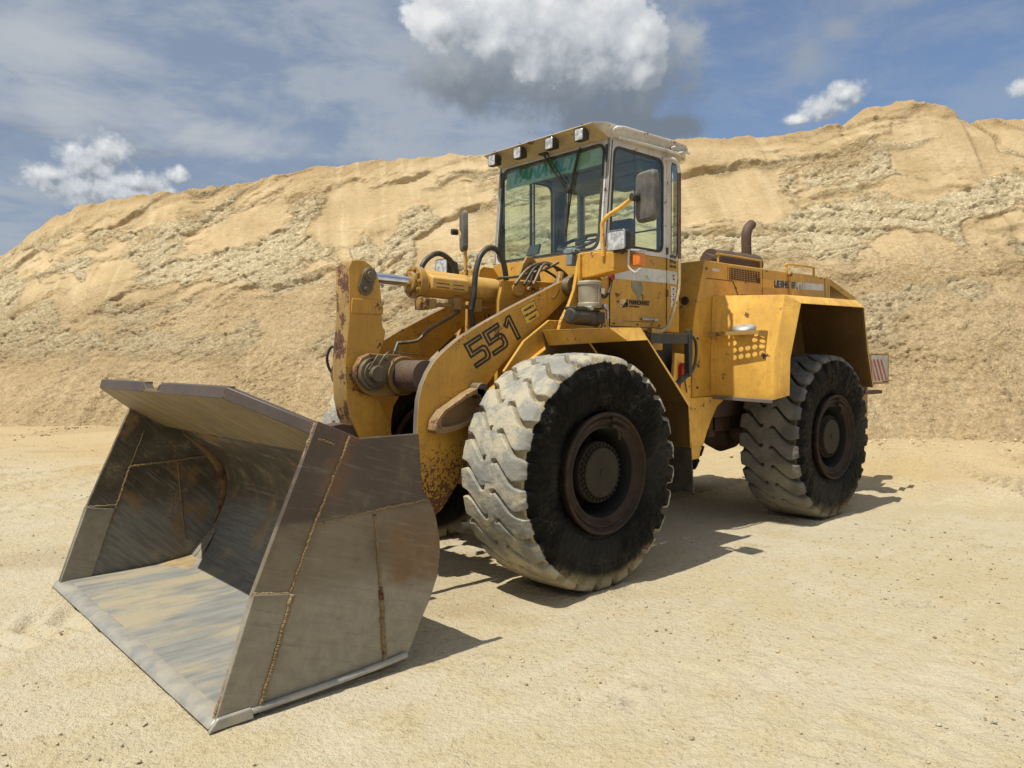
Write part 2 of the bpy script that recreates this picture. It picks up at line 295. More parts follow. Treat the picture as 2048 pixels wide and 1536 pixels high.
def m_bucket(name, kind):
    """worn bucket steel: bands of wear follow the height on the plate, streaks follow the digging direction"""
    m, g, b = new_mat(name); o = g.obj(); x, y, z = g.sep(o)
    n1 = g.noise(o, 3.0, 7, .62); n2 = g.noise(o, 16, 6, .65); n3 = g.noise(o, 80, 4, .6)
    if kind == 'floor':
        s1 = g.noise(g.comb(g.m('MULTIPLY', x, 1.1), g.m('MULTIPLY', y, 3.2), 0), 1, 7, .6)
        s2 = g.noise(g.comb(g.m('MULTIPLY', x, 1.6), g.m('MULTIPLY', y, 13), 5), 1, 7, .7)
        c = g.mix(g.ss(s2, .35, .65), (.25, .25, .235), (.36, .36, .335))
        c = g.mix(g.m('MULTIPLY', g.ss(s1, .45, .60), .85), c, (.50, .43, .29))
        c = g.mix(g.m('MULTIPLY', g.ss(s2, .60, .74), .6), c, (.12, .13, .15))
        c = g.mix(g.m('MULTIPLY', g.ss(n1, .55, .72), .5), c, (.50, .42, .27))
        rough = .42; metal = .25
    elif kind == 'inside':
        st = g.noise(g.comb(g.m('MULTIPLY', x, 4), g.m('MULTIPLY', y, 4), g.m('MULTIPLY', z, 3)), 1, 5, .6)
        sc = g.noise(g.comb(g.m('MULTIPLY', g.m('ADD', x, z), 4), g.m('MULTIPLY', y, 2.5), g.m('MULTIPLY', g.m('SUBTRACT', x, z), 45)), 1, 6, .65)
        c = g.mix(g.ss(n1, .35, .65), (.050, .038, .024), (.105, .085, .056))
        c = g.mix(g.m('MULTIPLY', g.ss(sc, .52, .70), .55), c, (.24, .21, .155))
        c = g.mix(g.ss(g.m('ADD', z, g.m('MULTIPLY', g.m('SUBTRACT', n1, .5), .5)), .62, .40), c, g.mix(g.ss(sc, .35, .65), (.125, .122, .105), (.20, .195, .17)))
        c = g.mix(g.m('MULTIPLY', g.ss(g.m('ADD', st, g.m('MULTIPLY', n2, .3)), .70, .82), .7), c, (.24, .14, .05))
        c = g.mix(g.m('MULTIPLY', g.ss(g.m('ADD', n1, g.m('MULTIPLY', n3, .3)), .72, .80), .6), c, (.30, .23, .13))
        rough = .6; metal = .0
    elif kind == 'guard':
        sc = g.noise(g.comb(g.m('MULTIPLY', x, 3), g.m('MULTIPLY', y, 16), z), 1, 6, .65)
        c = g.mix(g.ss(sc, .35, .65), (.16, .12, .055), (.27, .20, .09))
        c = g.mix(g.m('MULTIPLY', g.ss(g.m('ADD', n1, g.m('MULTIPLY', sc, .3)), .68, .80), .6), c, (.14, .11, .065))
        rough = .55; metal = .15
    else:
        zz = g.m('ADD', z, g.m('MULTIPLY', g.m('SUBTRACT', n1, .5), .28))
        c = g.mix(g.ss(n2, .35, .65), (.235, .21, .16), (.295, .265, .205))
        mid = g.mix(g.ss(n1, .38, .62), (.135, .105, .070), (.20, .165, .110))
        c = g.mix(g.ss(zz, .42, .60), c, mid)
        top = g.mix(g.ss(n1, .4, .7), (.075, .053, .040), (.105, .075, .057))
        c = g.mix(g.ss(z, .80, .84), c, top)
        # orange rust on the heel and beside the welds
        heel = g.m('MULTIPLY', g.ss(x, 1.93, 1.72), g.m('MULTIPLY', g.ss(zz, .36, .50), g.ss(z, .84, .70)))
        c = g.mix(g.m('MULTIPLY', heel, g.m('MULTIPLY', g.ss(n1, .30, .60), .85)), c, (.165, .085, .035))
        xa = g.m('ADD', x, g.m('MULTIPLY', z, .42))
        ru = g.m('MULTIPLY', g.ss(g.m('ABSOLUTE', g.m('SUBTRACT', xa, 2.53)), .10, .01), g.ss(z, .80, 1.05))
        c = g.mix(g.m('MULTIPLY', ru, g.m('MULTIPLY', g.ss(n2, .35, .6), .8)), c, (.19, .075, .03))
        sx_ = g.noise(g.comb(g.m('MULTIPLY', g.m('ADD', x, z), 3), y, g.m('MULTIPLY', g.m('SUBTRACT', z, g.m('MULTIPLY', x, .35)), 55)), 1, 6, .7)
        c = g.mix(g.m('MULTIPLY', g.ss(sx_, .52, .72), .28), c, (.33, .30, .24)); c = g.mix(g.m('MULTIPLY', g.ss(sx_, .46, .30), .35), c, (.09, .075, .055))
        c = g.mix(g.m('MULTIPLY', g.ss(n3, .6, .8), .14), c, (.08, .055, .035))
        du = g.noise(g.comb(g.m('MULTIPLY', x, 5), g.m('MULTIPLY', y, 5), g.m('MULTIPLY', z, 3)), 1, 6, .65)
        c = g.mix(g.m('MULTIPLY', g.ss(du, .50, .75), .30), c, (.30, .25, .16))
        rough = .55; metal = .15
    g.put(b.inputs['Base Color'], c); b.inputs['Metallic'].default_value = metal
    g.put(b.inputs['Roughness'], g.m('ADD', rough-.1, g.m('MULTIPLY', n2, .3)))
    g.put(b.inputs['Normal'], g.bump(g.m('ADD', n2, g.m('MULTIPLY', n3, .4)), .35, .005))
    return m
MBO = m_bucket('bucket_outside', 'out'); MBI = m_bucket('bucket_inside', 'inside'); MBF = m_bucket('bucket_floor_steel', 'floor'); MBG = m_bucket('spill_guard_underside', 'guard')
MYE = m_paint('worn_yellow_edge', (.40, .25, .075), 1.5, .35, seed=63)
MWELD = m_paint('weld_bead', (.22, .145, .065), .6, .6, seed=43, rough=.8)
MEDGE = m_simple('polished_edge', (.34, .335, .31), .42, .3, .5)

# ------------------------------------------------------------------ mesh builder
class MB:
    def __init__(s): s.v = []; s.f = []; s.mi = []
    def add(s, vs, fs, mi=0):
        k = len(s.v); s.v += [tuple(map(float, q)) for q in vs]; s.f += [tuple(i+k for i in f) for f in fs]
        s.mi += (mi if isinstance(mi, list) else [mi]*len(fs)); return s
    def box(s, a, b, mi=0):
        x0, y0, z0 = a; x1, y1, z1 = b
        return s.add([(x0,y0,z0),(x1,y0,z0),(x1,y1,z0),(x0,y1,z0),(x0,y0,z1),(x1,y0,z1),(x1,y1,z1),(x0,y1,z1)],
                     [(0,3,2,1),(4,5,6,7),(0,1,5,4),(1,2,6,5),(2,3,7,6),(3,0,4,7)], mi)
    def prism(s, pts, ax, a, b, mi=0, ms=None):
        n = len(pts); ms = mi if ms is None else ms
        f3 = {'y': lambda p, t: (p[0], t, p[1]), 'x': lambda p, t: (t, p[0], p[1]), 'z': lambda p, t: (p[0], p[1], t)}[ax]
        vs = [f3(p, a) for p in pts] + [f3(p, b) for p in pts]
        return s.add(vs, [tuple(range(n))[::-1], tuple(range(n, 2*n))] + [(i, (i+1) % n, n+(i+1) % n, n+i) for i in range(n)], [mi, mi] + [ms]*n)
    def loft(s, A, B, mi=0):
        n = len(A)
        return s.add(list(A)+list(B), [tuple(range(n))[::-1], tuple(range(n, 2*n))] + [(i, (i+1) % n, n+(i+1) % n, n+i) for i in range(n)], mi)
    def slab(s, pts, off, mi=0):          # 3-D polygon thickened by a vector
        o = Vector(off); return s.loft([tuple(p) for p in pts], [tuple(Vector(p)+o) for p in pts], mi)
    def ring(s, O, I, off, mi=0):          # closed band between two loops, thickened
        n = len(O); o = Vector(off)
        vs = [tuple(p) for p in O]+[tuple(p) for p in I]+[tuple(Vector(p)+o) for p in O]+[tuple(Vector(p)+o) for p in I]
        fs = []
        for i in range(n):
            j = (i+1) % n
            fs += [(i, j, n+j, n+i), (2*n+i, 3*n+i, 3*n+j, 2*n+j), (i, 2*n+i, 2*n+j, j), (n+i, n+j, 3*n+j, 3*n+i)]
        return s.add(vs, fs, mi)
    def cyl(s, p0, p1, r0, r1=None, n=20, mi=0, caps=True):
        r1 = r0 if r1 is None else r1; p0 = Vector(p0); p1 = Vector(p1); d = (p1-p0).normalized()
        a = d.orthogonal().normalized(); b = d.cross(a); vs = []
        for p, r in ((p0, r0), (p1, r1)):
            for i in range(n):
                t = 2*math.pi*i/n; vs.append(p + a*r*math.cos(t) + b*r*math.sin(t))
        fs = [(i, (i+1) % n, n+(i+1) % n, n+i) for i in range(n)]
        if caps: fs += [tuple(range(n))[::-1], tuple(range(n, 2*n))]
        return s.add(vs, fs, mi)
    def tube(s, path, r, n=10, mi=0, smooth=6):
        P = [Vector(p) for p in path]
        if smooth and len(P) > 2:
            Q = []; E = [P[0]*2-P[1]] + P + [P[-1]*2-P[-2]]
            for i in range(1, len(E)-2):
                for k in range(smooth):
                    t = k/smooth; p0, p1, p2, p3 = E[i-1:i+3]
                    Q.append(.5*((2*p1)+(p2-p0)*t+(2*p0-5*p1+4*p2-p3)*t*t+(3*p1-p0-3*p2+p3)*t**3))
            P = Q+[P[-1]]
        vs = []; fs = []; a = None
        for i, p in enumerate(P):
            d = (P[min(i+1, len(P)-1)]-P[max(i-1, 0)]).normalized()
            a = (a - d*a.dot(d)).normalized() if a is not None else d.orthogonal().normalized(); b = d.cross(a)
            rr = r(i/(len(P)-1)) if callable(r) else r
            for k in range(n):
                t = 2*math.pi*k/n; vs.append(p+a*rr*math.cos(t)+b*rr*math.sin(t))
        m = len(P)
        for i in range(m-1):
            for k in range(n): fs.append((i*n+k, i*n+(k+1) % n, (i+1)*n+(k+1) % n, (i+1)*n+k))
        fs += [tuple(range(n))[::-1], tuple(range((m-1)*n, m*n))]
        return s.add(vs, fs, mi)
    def lathe(s, prof, c, n=64, mi=0, ax=(0, 1, 0)):     # prof: (radius, offset along axis)
        c = Vector(c); ax = Vector(ax); a = ax.orthogonal().normalized(); b = ax.cross(a); vs = []; fs = []; m = len(prof)
        for i in range(n):
            t = 2*math.pi*i/n; e = a*math.cos(t)+b*math.sin(t)
            for r, h in prof: vs.append(c+ax*h+e*r)
        mi_l = []
        for i in range(n):
            j = (i+1) % n
            for k in range(m-1):
                fs.append((i*m+k, j*m+k, j*m+k+1, i*m+k+1)); mi_l.append(mi[k] if isinstance(mi, list) else mi)
        return s.add(vs, fs, mi_l)
    def build(s, name, mats, parent=None, bevel=.004, ang=35, origin=None):
        me = bpy.data.meshes.new(name); me.from_pydata(s.v, [], s.f)
        mats = mats if isinstance(mats, (list, tuple)) else [mats]
        for m in mats: me.materials.append(m)
        me.polygons.foreach_set('material_index', s.mi)
        bm = bmesh.new(); bm.from_mesh(me); bmesh.ops.recalc_face_normals(bm, faces=bm.faces[:]); bm.to_mesh(me); bm.free()
        me.polygons.foreach_set('use_smooth', [True]*len(me.polygons)); me.set_sharp_from_angle(angle=R_(ang)); me.update()
        o = bpy.data.objects.new(name, me); scene.collection.objects.link(o)
        if bevel:
            bv = o.modifiers.new('bevel', 'BEVEL'); bv.width = bevel; bv.segments = 2; bv.limit_method = 'ANGLE'; bv.angle_limit = R_(40)
        if parent is not None: o.parent = parent
        return o
def tag(o, label=None, cat=None, group=None, kind=None):
    if label: o['label'] = label
    if cat: o['category'] = cat
    if group: o['group'] = group
    if kind: o['kind'] = kind
    return o
def rrect(x0, x1, z0, z1, r, n=5, sk=0.0):   # rounded rectangle (2-D loop); sk shears x with height
    out = []
    for cx, cz, a0 in ((x1-r, z1-r, 0), (x0+r, z1-r, 90), (x0+r, z0+r, 180), (x1-r, z0+r, 270)):
        for i in range(n+1):
            t = R_(a0+90*i/n); X = cx+r*math.cos(t); Z = cz+r*math.sin(t); out.append((X+sk*(Z-z0), Z))
    return out
def text_mesh(txt, size, name, mat, parent, org, U, V, bold=.0, ext=.0015, align='LEFT', shear=0, sx=1.0):
    cu = bpy.data.curves.new(name, 'FONT'); cu.body = txt; cu.size = size; cu.offset = bold; cu.extrude = ext; cu.align_x = align; cu.shear = shear
    cu.resolution_u = 3
    t = bpy.data.objects.new(name, cu); scene.collection.objects.link(t)
    me = bpy.data.meshes.new_from_object(t.evaluated_get(bpy.context.evaluated_depsgraph_get()))
    bpy.data.objects.remove(t); me.materials.clear(); me.materials.append(mat)
    U = Vector(U).normalized(); V = Vector(V).normalized(); N = U.cross(V)
    for v in me.vertices: v.co = Vector(org)+U*v.co.x*sx+V*v.co.y+N*v.co.z
    o = bpy.data.objects.new(name, me); scene.collection.objects.link(o); o.parent = parent; return o


# ------------------------------------------------------------------ terrain noise
def _h(ix, iy, s):
    n = (ix.astype(np.int64)*374761393 + iy.astype(np.int64)*668265263 + s*974634777) & 0x7fffffff
    n = ((n ^ (n >> 13))*1274126177) & 0x7fffffff
    return ((n ^ (n >> 16)) & 0xffff)/65535.0
def vn(x, y, s=0):
    ix = np.floor(x); iy = np.floor(y); fx = x-ix; fy = y-iy
    u = fx*fx*fx*(fx*(fx*6-15)+10); w = fy*fy*fy*(fy*(fy*6-15)+10)
    a = _h(ix, iy, s); b = _h(ix+1, iy, s); c = _h(ix, iy+1, s); d = _h(ix+1, iy+1, s)
    return (a*(1-u)+b*u)*(1-w)+(c*(1-u)+d*u)*w
def fbm(x, y, o=5, s=0, g=.5):
    t = 0; a = 1; n = 0
    for i in range(o):
        t = t+a*vn(x*2**i+i*17.3, y*2**i-i*9.1, s+i); n += a; a *= g
    return t/n
def ridg(x, y, o=4, s=0, g=.55):
    t = 0; a = 1; n = 0
    for i in range(o):
        t = t+a*(1-abs(2*vn(x*2**i+i*7.3, y*2**i+i*3.7, s+i)-1))**2; n += a; a *= g
    return t/n
def cells(x, y, s=0):     # nearest feature distances and the id value of the nearest cell
    ix = np.floor(x); iy = np.floor(y); d1 = np.full(x.shape, 9.); d2 = d1.copy(); cid = np.zeros(x.shape); ox = cid.copy(); oy = cid.copy()
    for dx in (-1, 0, 1):
        for dy in (-1, 0, 1):
            px = ix+dx+.5+.9*(_h(ix+dx, iy+dy, s)-.5); py = iy+dy+.5+.9*(_h(ix+dx, iy+dy, s+5)-.5)
            d = np.hypot(px-x, py-y); near = d < d1
            d2 = np.where(near, d1, np.minimum(d2, d)); cid = np.where(near, _h(ix+dx, iy+dy, s+9), cid)
            ox = np.where(near, x-px, ox); oy = np.where(near, y-py, oy); d1 = np.where(near, d, d1)
    return d1, d2, cid, ox, oy
def sm(a, b, x):
    t = np.clip((x-a)/(b-a), 0, 1); return t*t*(3-2*t)
def grid_mesh(name, P, mat, att=None):
    nr, nc = P.shape[:2]; me = bpy.data.meshes.new(name)
    me.vertices.add(nr*nc); me.vertices.foreach_set('co', P.reshape(-1).astype(np.float32))
    i = np.arange((nr-1)*(nc-1)); r = i//(nc-1); c = i % (nc-1); a = r*nc+c
    q = np.stack([a, a+1, a+nc+1, a+nc], 1)
    me.loops.add(q.size); me.polygons.add(len(q)); me.loops.foreach_set('vertex_index', q.reshape(-1).astype(np.int32))
    me.polygons.foreach_set('loop_start', (np.arange(len(q))*4).astype(np.int32)); me.update(calc_edges=True)
    me.polygons.foreach_set('use_smooth', [True]*len(q)); me.materials.append(mat)
    if att is not None:
        A = me.attributes.new(att[0], 'FLOAT_VECTOR', 'POINT'); A.data.foreach_set('vector', att[1].reshape(-1).astype(np.float32))
    o = bpy.data.objects.new(name, me); scene.collection.objects.link(o); return o
def w2(X, D):   # along-bank / distance coordinates to world
    return CAMX+RT[0]*X+FW[0]*D, CAMY+RT[1]*X+FW[1]*D

# ------------------------------------------------------------------ materials of the terrain
def m_bank():
    m, g, b = new_mat('quarry_sand'); o = g.obj()
    at = m.node_tree.nodes.new('ShaderNodeAttribute'); at.attribute_name = 'strata'; cr, damp_brown, tal = g.sep(at.outputs['Vector'])
    n1 = g.noise(o, .9, 5, .6); n2 = g.noise(o, 7, 5, .68); n3 = g.noise(o, 34, 3, .7); n0 = g.noise(o, .28, 4, .5)
    c = g.mix(g.ss(n1, .3, .7), (.42, .31, .166), (.54, .41, .24))
    c = g.mix(g.m('MULTIPLY', g.ss(g.m('ADD', cr, g.m('MULTIPLY', g.m('SUBTRACT', n2, .5), .9)), .42, .80), .85), c, (.86, .73, .48))
    c = g.mix(g.m('MULTIPLY', g.ss(g.m('ADD', damp_brown, g.m('MULTIPLY', g.m('SUBTRACT', n1, .5), .8)), .35, .85), .75), c, (.33, .225, .11))
    hx = g.v('DOT_PRODUCT', o, (RT[0], RT[1], 0)); hz = g.sep(o)[2]
    sk = g.noise(g.comb(g.m('ADD', g.m('MULTIPLY', hx, 2.6), g.m('MULTIPLY', hz, .5)), 0, g.m('MULTIPLY', hz, .38)), 1, 6, .62)
    c = g.mix(g.m('MULTIPLY', g.ss(sk, .50, .68), .38), c, (.64, .525, .335)); c = g.mix(g.m('MULTIPLY', g.ss(sk, .46, .32), .30), c, (.33, .235, .125))
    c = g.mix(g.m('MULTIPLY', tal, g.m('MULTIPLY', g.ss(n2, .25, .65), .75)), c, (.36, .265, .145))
    c = g.mix(g.m('MULTIPLY', g.ss(g.m('ADD', n3, g.m('MULTIPLY', n2, .5)), .80, .94), .5), c, (.30, .21, .11))
    c = g.mix(g.m('MULTIPLY', g.ss(n0, .5, .7), .25), c, (.58, .475, .305))
    g.put(b.inputs['Base Color'], c); b.inputs['Roughness'].default_value = .95; b.inputs['Specular IOR Level'].default_value = .15
    rg = g.m('ADD', .35, g.m('MULTIPLY', g.ss(g.m('ADD', cr, tal), .1, .7), .9))
    ov = g.v('ADD', o, g.v('SCALE', g.comb(n2, n3, n1), None, .12))
    pl = g.m('ADD', g.m('MULTIPLY', g.ss(g.vor(ov, 9, 'DISTANCE_TO_EDGE'), 0, .10), .8), g.m('MULTIPLY', g.ss(g.vor(ov, 24, 'DISTANCE_TO_EDGE'), 0, .14), .45))
    pl = g.m('MULTIPLY', pl, g.m('MULTIPLY', g.ss(cr, .2, .7), .6))
    h = g.m('ADD', g.m('MULTIPLY', n2, 1.0), g.m('ADD', g.m('MULTIPLY', n3, .6), g.m('MULTIPLY', g.vor(ov, 15), .8)))
    h = g.m('ADD', g.m('MULTIPLY', h, rg), pl)
    g.put(b.inputs['Normal'], g.bump(h, .85, .042)); return m
def m_ground():
    m, g, b = new_mat('packed_sand'); o = g.obj()
    at = m.node_tree.nodes.new('ShaderNodeAttribute'); at.attribute_name = 'strata'; soft, track, wet = g.sep(at.outputs['Vector'])
    n1 = g.noise(o, .5, 5, .6); n2 = g.noise(o, 3.5, 6, .65); n3 = g.noise(o, 28, 4, .7); n4 = g.noise(o, 110, 3, .7)
    st = g.noise(g.v('ADD', g.v('MULTIPLY', o, (1.0, 5.0, 1.0)), (3, 1, 0)), 1.2, 6, .62)
    c = g.mix(g.ss(n1, .34, .66), (.50, .42, .268), (.545, .48, .35))
    c = g.mix(g.m('MULTIPLY', g.ss(n2, .42, .68), .55), c, (.53, .425, .245))
    c = g.mix(g.m('MULTIPLY', g.ss(st, .50, .70), .45), c, (.60, .53, .385))
    c = g.mix(soft, c, (.50, .38, .205))
    c = g.mix(g.m('MULTIPLY', wet, .7), c, (.36, .255, .14))
    cn = g.noise(g.v('MULTIPLY', o, (1.0, 1.6, 1.0)), 1.7, 8, .66)
    crk = g.m('MULTIPLY', g.ss(g.m('ABSOLUTE', g.m('SUBTRACT', cn, .5)), .010, .0), g.ss(g.noise(o, 1.3, 5, .65), .58, .66))
    c = g.mix(g.m('MULTIPLY', crk, .16), c, (.26, .20, .13))
    dk = g.m('MULTIPLY', g.ss(g.m('ADD', n3, g.m('MULTIPLY', g.m('SUBTRACT', n2, .5), .9)), .60, .76), .42); c = g.mix(dk, c, (.36, .285, .17))
    grit = g.ss(g.m('ADD', g.m('MULTIPLY', n4, .7), g.m('MULTIPLY', n3, .5)), .62, .76)
    c = g.mix(g.m('MULTIPLY', grit, .38), c, (.30, .24, .15))
    gv = g.vor(o, 85); c = g.mix(g.m('MULTIPLY', g.ss(gv, .20, .08), g.m('MULTIPLY', g.ss(n2, .45, .6), .6)), c, (.30, .27, .22))
    g.put(b.inputs['Base Color'], c); b.inputs['Roughness'].default_value = .95; b.inputs['Specular IOR Level'].default_value = .15
    h = g.m('SUBTRACT', g.m('ADD', g.m('MULTIPLY', n2, .8), g.m('ADD', g.m('MULTIPLY', n3, .7), g.m('MULTIPLY', n4, .24))), g.m('MULTIPLY', crk, .12))
    g.put(b.inputs['Normal'], g.bump(h, 1.0, .032)); return m
MBANK = m_bank(); MGND = m_ground()

# ------------------------------------------------------------------ the sand bank
def crest_h(X):
    xs = [-60, -34, -26, -21, -18.6, -16.8, -15.8, -14.2, -11.6, -8.4, -6.5, -3.3, -.85, 2, 4.5, 5.6, 7.4, 8.4, 8.9, 9.9, 11, 11.15, 11.8, 12.9, 15, 18, 24, 34, 60]
    zs = [.0, .0, .8, 3.0, 4.5, 5.45, 6.05, 6.60, 6.78, 6.92, 7.03, 7.17, 7.2, 7.22, 7.24, 7.25, 7.30, 7.42, 7.82, 7.95, 7.75, 7.5, 7.58, 7.5, 7.5, 7.6, 8.0, 7.6, 6]
    return np.interp(X, xs, zs)
def build_bank():
    X = np.concatenate([-60+np.linspace(0, 1, 60)**.8*38, np.arange(-22, 19, .042), 19+np.linspace(0, 1, 60)[1:]**1.2*41])
    nv = 300; v = np.linspace(-.04, 1, nv)
    back = 1+np.linspace(0, 1, 26)[1:]**1.6
    V = np.concatenate([v, back]); XX, VV = np.meshgrid(X, V)
    base = np.interp(X, [-60, -30, -15, -11, -6, 0, 6, 11, 20, 60], [33, 23, 18.5, 17.0, 16.0, 14.8, 13.4, 12.9, 12.2, 11])
    run = np.interp(X, [-60, -16, -12, 0, 8, 60], [8.5, 6.5, 6.6, 5.9, 6.2, 6.5]) + .5*(fbm(X*.3, X*0+4, 3, 8)-.5)
    ch = crest_h(X) + (.16*(fbm(X*1.1, X*0+2, 5, 21, .6)-.5) + .10*(ridg(X*.9, X*0+9, 3, 25)-.5))*sm(.3, 3, crest_h(X))
    t = np.clip(VV, -.04, 1)
    prof = np.where(t < .45, .62*np.power(np.clip(t, 0, 1)/.45, 1.0)*.62, 0)
    # horizontal share of the run against height share: talus below, steeper face above
    g_ = np.interp(t, [-.04, 0, .15, .42, .75, .93, 1.0], [-.25, 0, .20, .52, .80, .92, 1.0])
    D = base[None]+run[None]*g_ + (.75*(fbm(X*.55, X*0, 5, 3, .6)-.5)*2)[None]*sm(.28, 0, t); Z = ch[None]*np.where(t < 0, t*.6, t)
    bk = np.clip(VV-1, 0, 1); D = D+bk*30; Z = Z - bk*1.2 + bk*.6*(fbm(XX*.3, D*.3, 3, 60)-.5)
    S = Z*1.15      # height along the face in metres
    rel = t
    wx = XX+.9*(fbm(XX*.45, S*.45, 3, 31)-.5)*2; wy = S+.9*(fbm(XX*.45+9, S*.45, 3, 37)-.5)*2
    # bedding/slump bands: rising to the right on the left half, near level on the right
    dip = np.interp(XX, [-20, -3, 4, 20], [.50, .42, .02, .0])
    w = (wy - dip*XX)/1.25 + 1.1*(fbm(XX*.16, S*.28, 3, 41)-.5)
    fr = w-np.floor(w); bid = _h(np.floor(w), np.floor(XX*0), 77)
    amp = (.35+.65*bid)*sm(.22, .42, rel)*(1-.5*sm(.93, 1, rel))
    patch = sm(.36, .58, fbm(XX*.30, S*.42, 3, 51))
    step = (np.where(fr < .80, fr/.80, (1-fr)/.20))      # bulges forward upward, then cuts back under a ragged lip
    w2_ = w*2.3+2*fbm(XX*.5, S*.6, 3, 43); f2r = w2_-np.floor(w2_)
    ledge = -.19*amp*step*(.25+.75*patch) - .07*np.where(f2r < .75, f2r/.75, (1-f2r)/.25)*sm(.25, .4, rel)*sm(.45, .6, fbm(XX*.6, S*.6, 3, 47))
    # crusty cracked slabs below the lips, clean slid faces elsewhere
    crust = sm(.43, .60, fbm(wx*.55, wy*.80, 5, 61, .6) + .10*(1-abs(fr-.45)*2)) * sm(.14, .30, rel) * (1-.65*sm(.78, .92, rel))
    w3x = XX+.35*(fbm(XX*.5, S*.5, 3, 31)-.5)*2; w3y = S-dip*XX*.6+.30*(fbm(XX*.6+9, S*.6, 3, 37)-.5)*2
    d1, d2, cid, ox, oy = cells(w3x*1.15+.25*fbm(w3x*3, w3y*3, 3, 5), w3y*2.2, 3)
    e1, e2, cie, px, py = cells(w3x*3.0+.4*fbm(w3x*5, w3y*5, 3, 15), w3y*5.2, 13)
    f1, f2, cif, qx, qy = cells(w3x*7.5, w3y*11.5, 23)
    slab = (.10*(cid-.5) + .14*(oy*(cid-.3)) - .10*sm(.10, 0, d2-d1))
    slab2 = (.065*(cie-.5) + .10*py*(cie-.2) - .045*sm(.12, 0, e2-e1))
    slab3 = .028*(cif-.5)+.03*qy - .015*sm(.15, 0, f2-f1)
    d = ledge + crust*(slab*.6+slab2*.85+slab3*1.1) + (1-crust)*sm(.0, .2, rel)*sm(.40, .60, fbm(wx*1.3, wy*1.3, 4, 67))*(slab2*.30+slab3*.5)
    d += .30*(fbm(XX*.22, S*.30, 3, 71)-.5)*2*sm(0, .3, rel)
    d += .16*(fbm(wx*.9, wy*.9, 4, 73)-.5)*sm(.05, .3, rel)
    lip = sm(.80, .97, fr)*amp*patch
    d += .09*lip*(ridg(wx*4, wy*4, 3, 75)-.4)
    # flow lines of dry sand on the slid faces
    d += (1-crust)*.065*(fbm(XX*3.2+S*.5, S*.40, 5, 81, .6)-.5)*2*sm(.15, .4, rel)
    # large fresh scars: smooth concave plates
    for cx, cz, rx, rz, dep, rot in ((10.4, 6.6, 1.6, 1.1, .30, .1), (12.6, 6.6, .8, 1.0, .25, 0), (5.2, 5.5, 1.8, .8, .22, .1), (-7.5, 5.3, 1.5, .6, .22, .35), (-4.5, 5.5, .8, 1.0, .25, -.4),
                                    (-11.5, 3.6, 1.3, .7, .25, .6), (-3.6, 5.8, 2.0, .55, .2, .25), (-5.3, 2.6, 1.0, .8, .2, .4), (2.5, 4.6, 1.2, .6, .15, 0), (9.0, 3.8, 1.0, .7, .15, .2), (-1.5, 4.6, 1.3, .6, .18, .4)):
        ux = (XX-cx)*math.cos(rot)+(Z-cz)*math.sin(rot); uz = -(XX-cx)*math.sin(rot)+(Z-cz)*math.cos(rot)
        q = np.maximum(abs(ux/rx), abs(uz/rz))*.6+.4*np.hypot(ux/rx, uz/rz)+.75*(fbm(XX*1.4, Z*1.4, 5, 91, .6)-.5)
        k = sm(1.0, .78, q); d = d*(1-.8*k) - dep*.32*k*(.55+.45*np.clip(uz/rz, -1, 1)); crust = crust*(1-.85*k)
    # talus clods
    tal = sm(.40, .20, rel)
    cl = np.clip(.30-f1, 0, 1)*(cif > .45)*sm(.40, .62, fbm(XX*.8, S*.9, 3, 95)); cl2 = np.clip(.36-e1, 0, 1)*(cie > .80)
    mid = sm(.62, .35, rel)
    g1, g2, cig, _, _ = cells(wx*5.2, wy*5.2, 43)
    d += mid*(.20*cl+.14*np.clip(.36-g1, 0, 1)*(cig > .5)+.12*cl2) + tal*(.09*(fbm(XX*1.8, S*1.8, 5, 97, .6)-.5)+.045*(ridg(wx*7, wy*7, 3, 98)-.5))
    d += .034*(fbm(XX*8, S*8, 3, 99, .7)-.5)*(.45+.9*crust+.5*mid)
    # crack beside the right-hand scar, and the ragged crest
    ck = abs(XX-(11.65+.12*np.sin(Z*4)+.25*(fbm(Z*1.5, Z*0, 3, 7)-.5))); d -= .35*sm(.11, 0, ck)*sm(6.4, 6.9, Z)
    top = sm(.93, 1, rel)*(VV <= 1.3)
    Z = Z+top*(.10*(fbm(XX*2.6, VV*3, 4, 33, .6)-.5)+.05*(cie-.5))
    d = d*(1-bk)
    D = D-d*.80; Z = Z+d*.30*sm(-.02, .1, rel)
    damp_brown = sm(.86, .99, rel)*.75*(Z > 0)+.45*sm(.97, .80, fr)*sm(.80, .95, fr)+.25*sm(-.05, -.25, ledge)  # damp at the crest; also browner under lips and on set-back ledges
    A = np.stack([np.clip(crust*.75+.55*lip+.25*sm(.3, .8, rel)*patch*(fr > .7), 0, 1), np.clip(damp_brown, 0, 1), np.clip(mid, 0, 1)], -1)
    wxx, wyy = w2(XX, D)
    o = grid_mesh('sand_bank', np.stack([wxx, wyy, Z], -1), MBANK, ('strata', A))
    tag(o, 'high bank of excavated sand behind the loader', kind='structure')
build_bank()

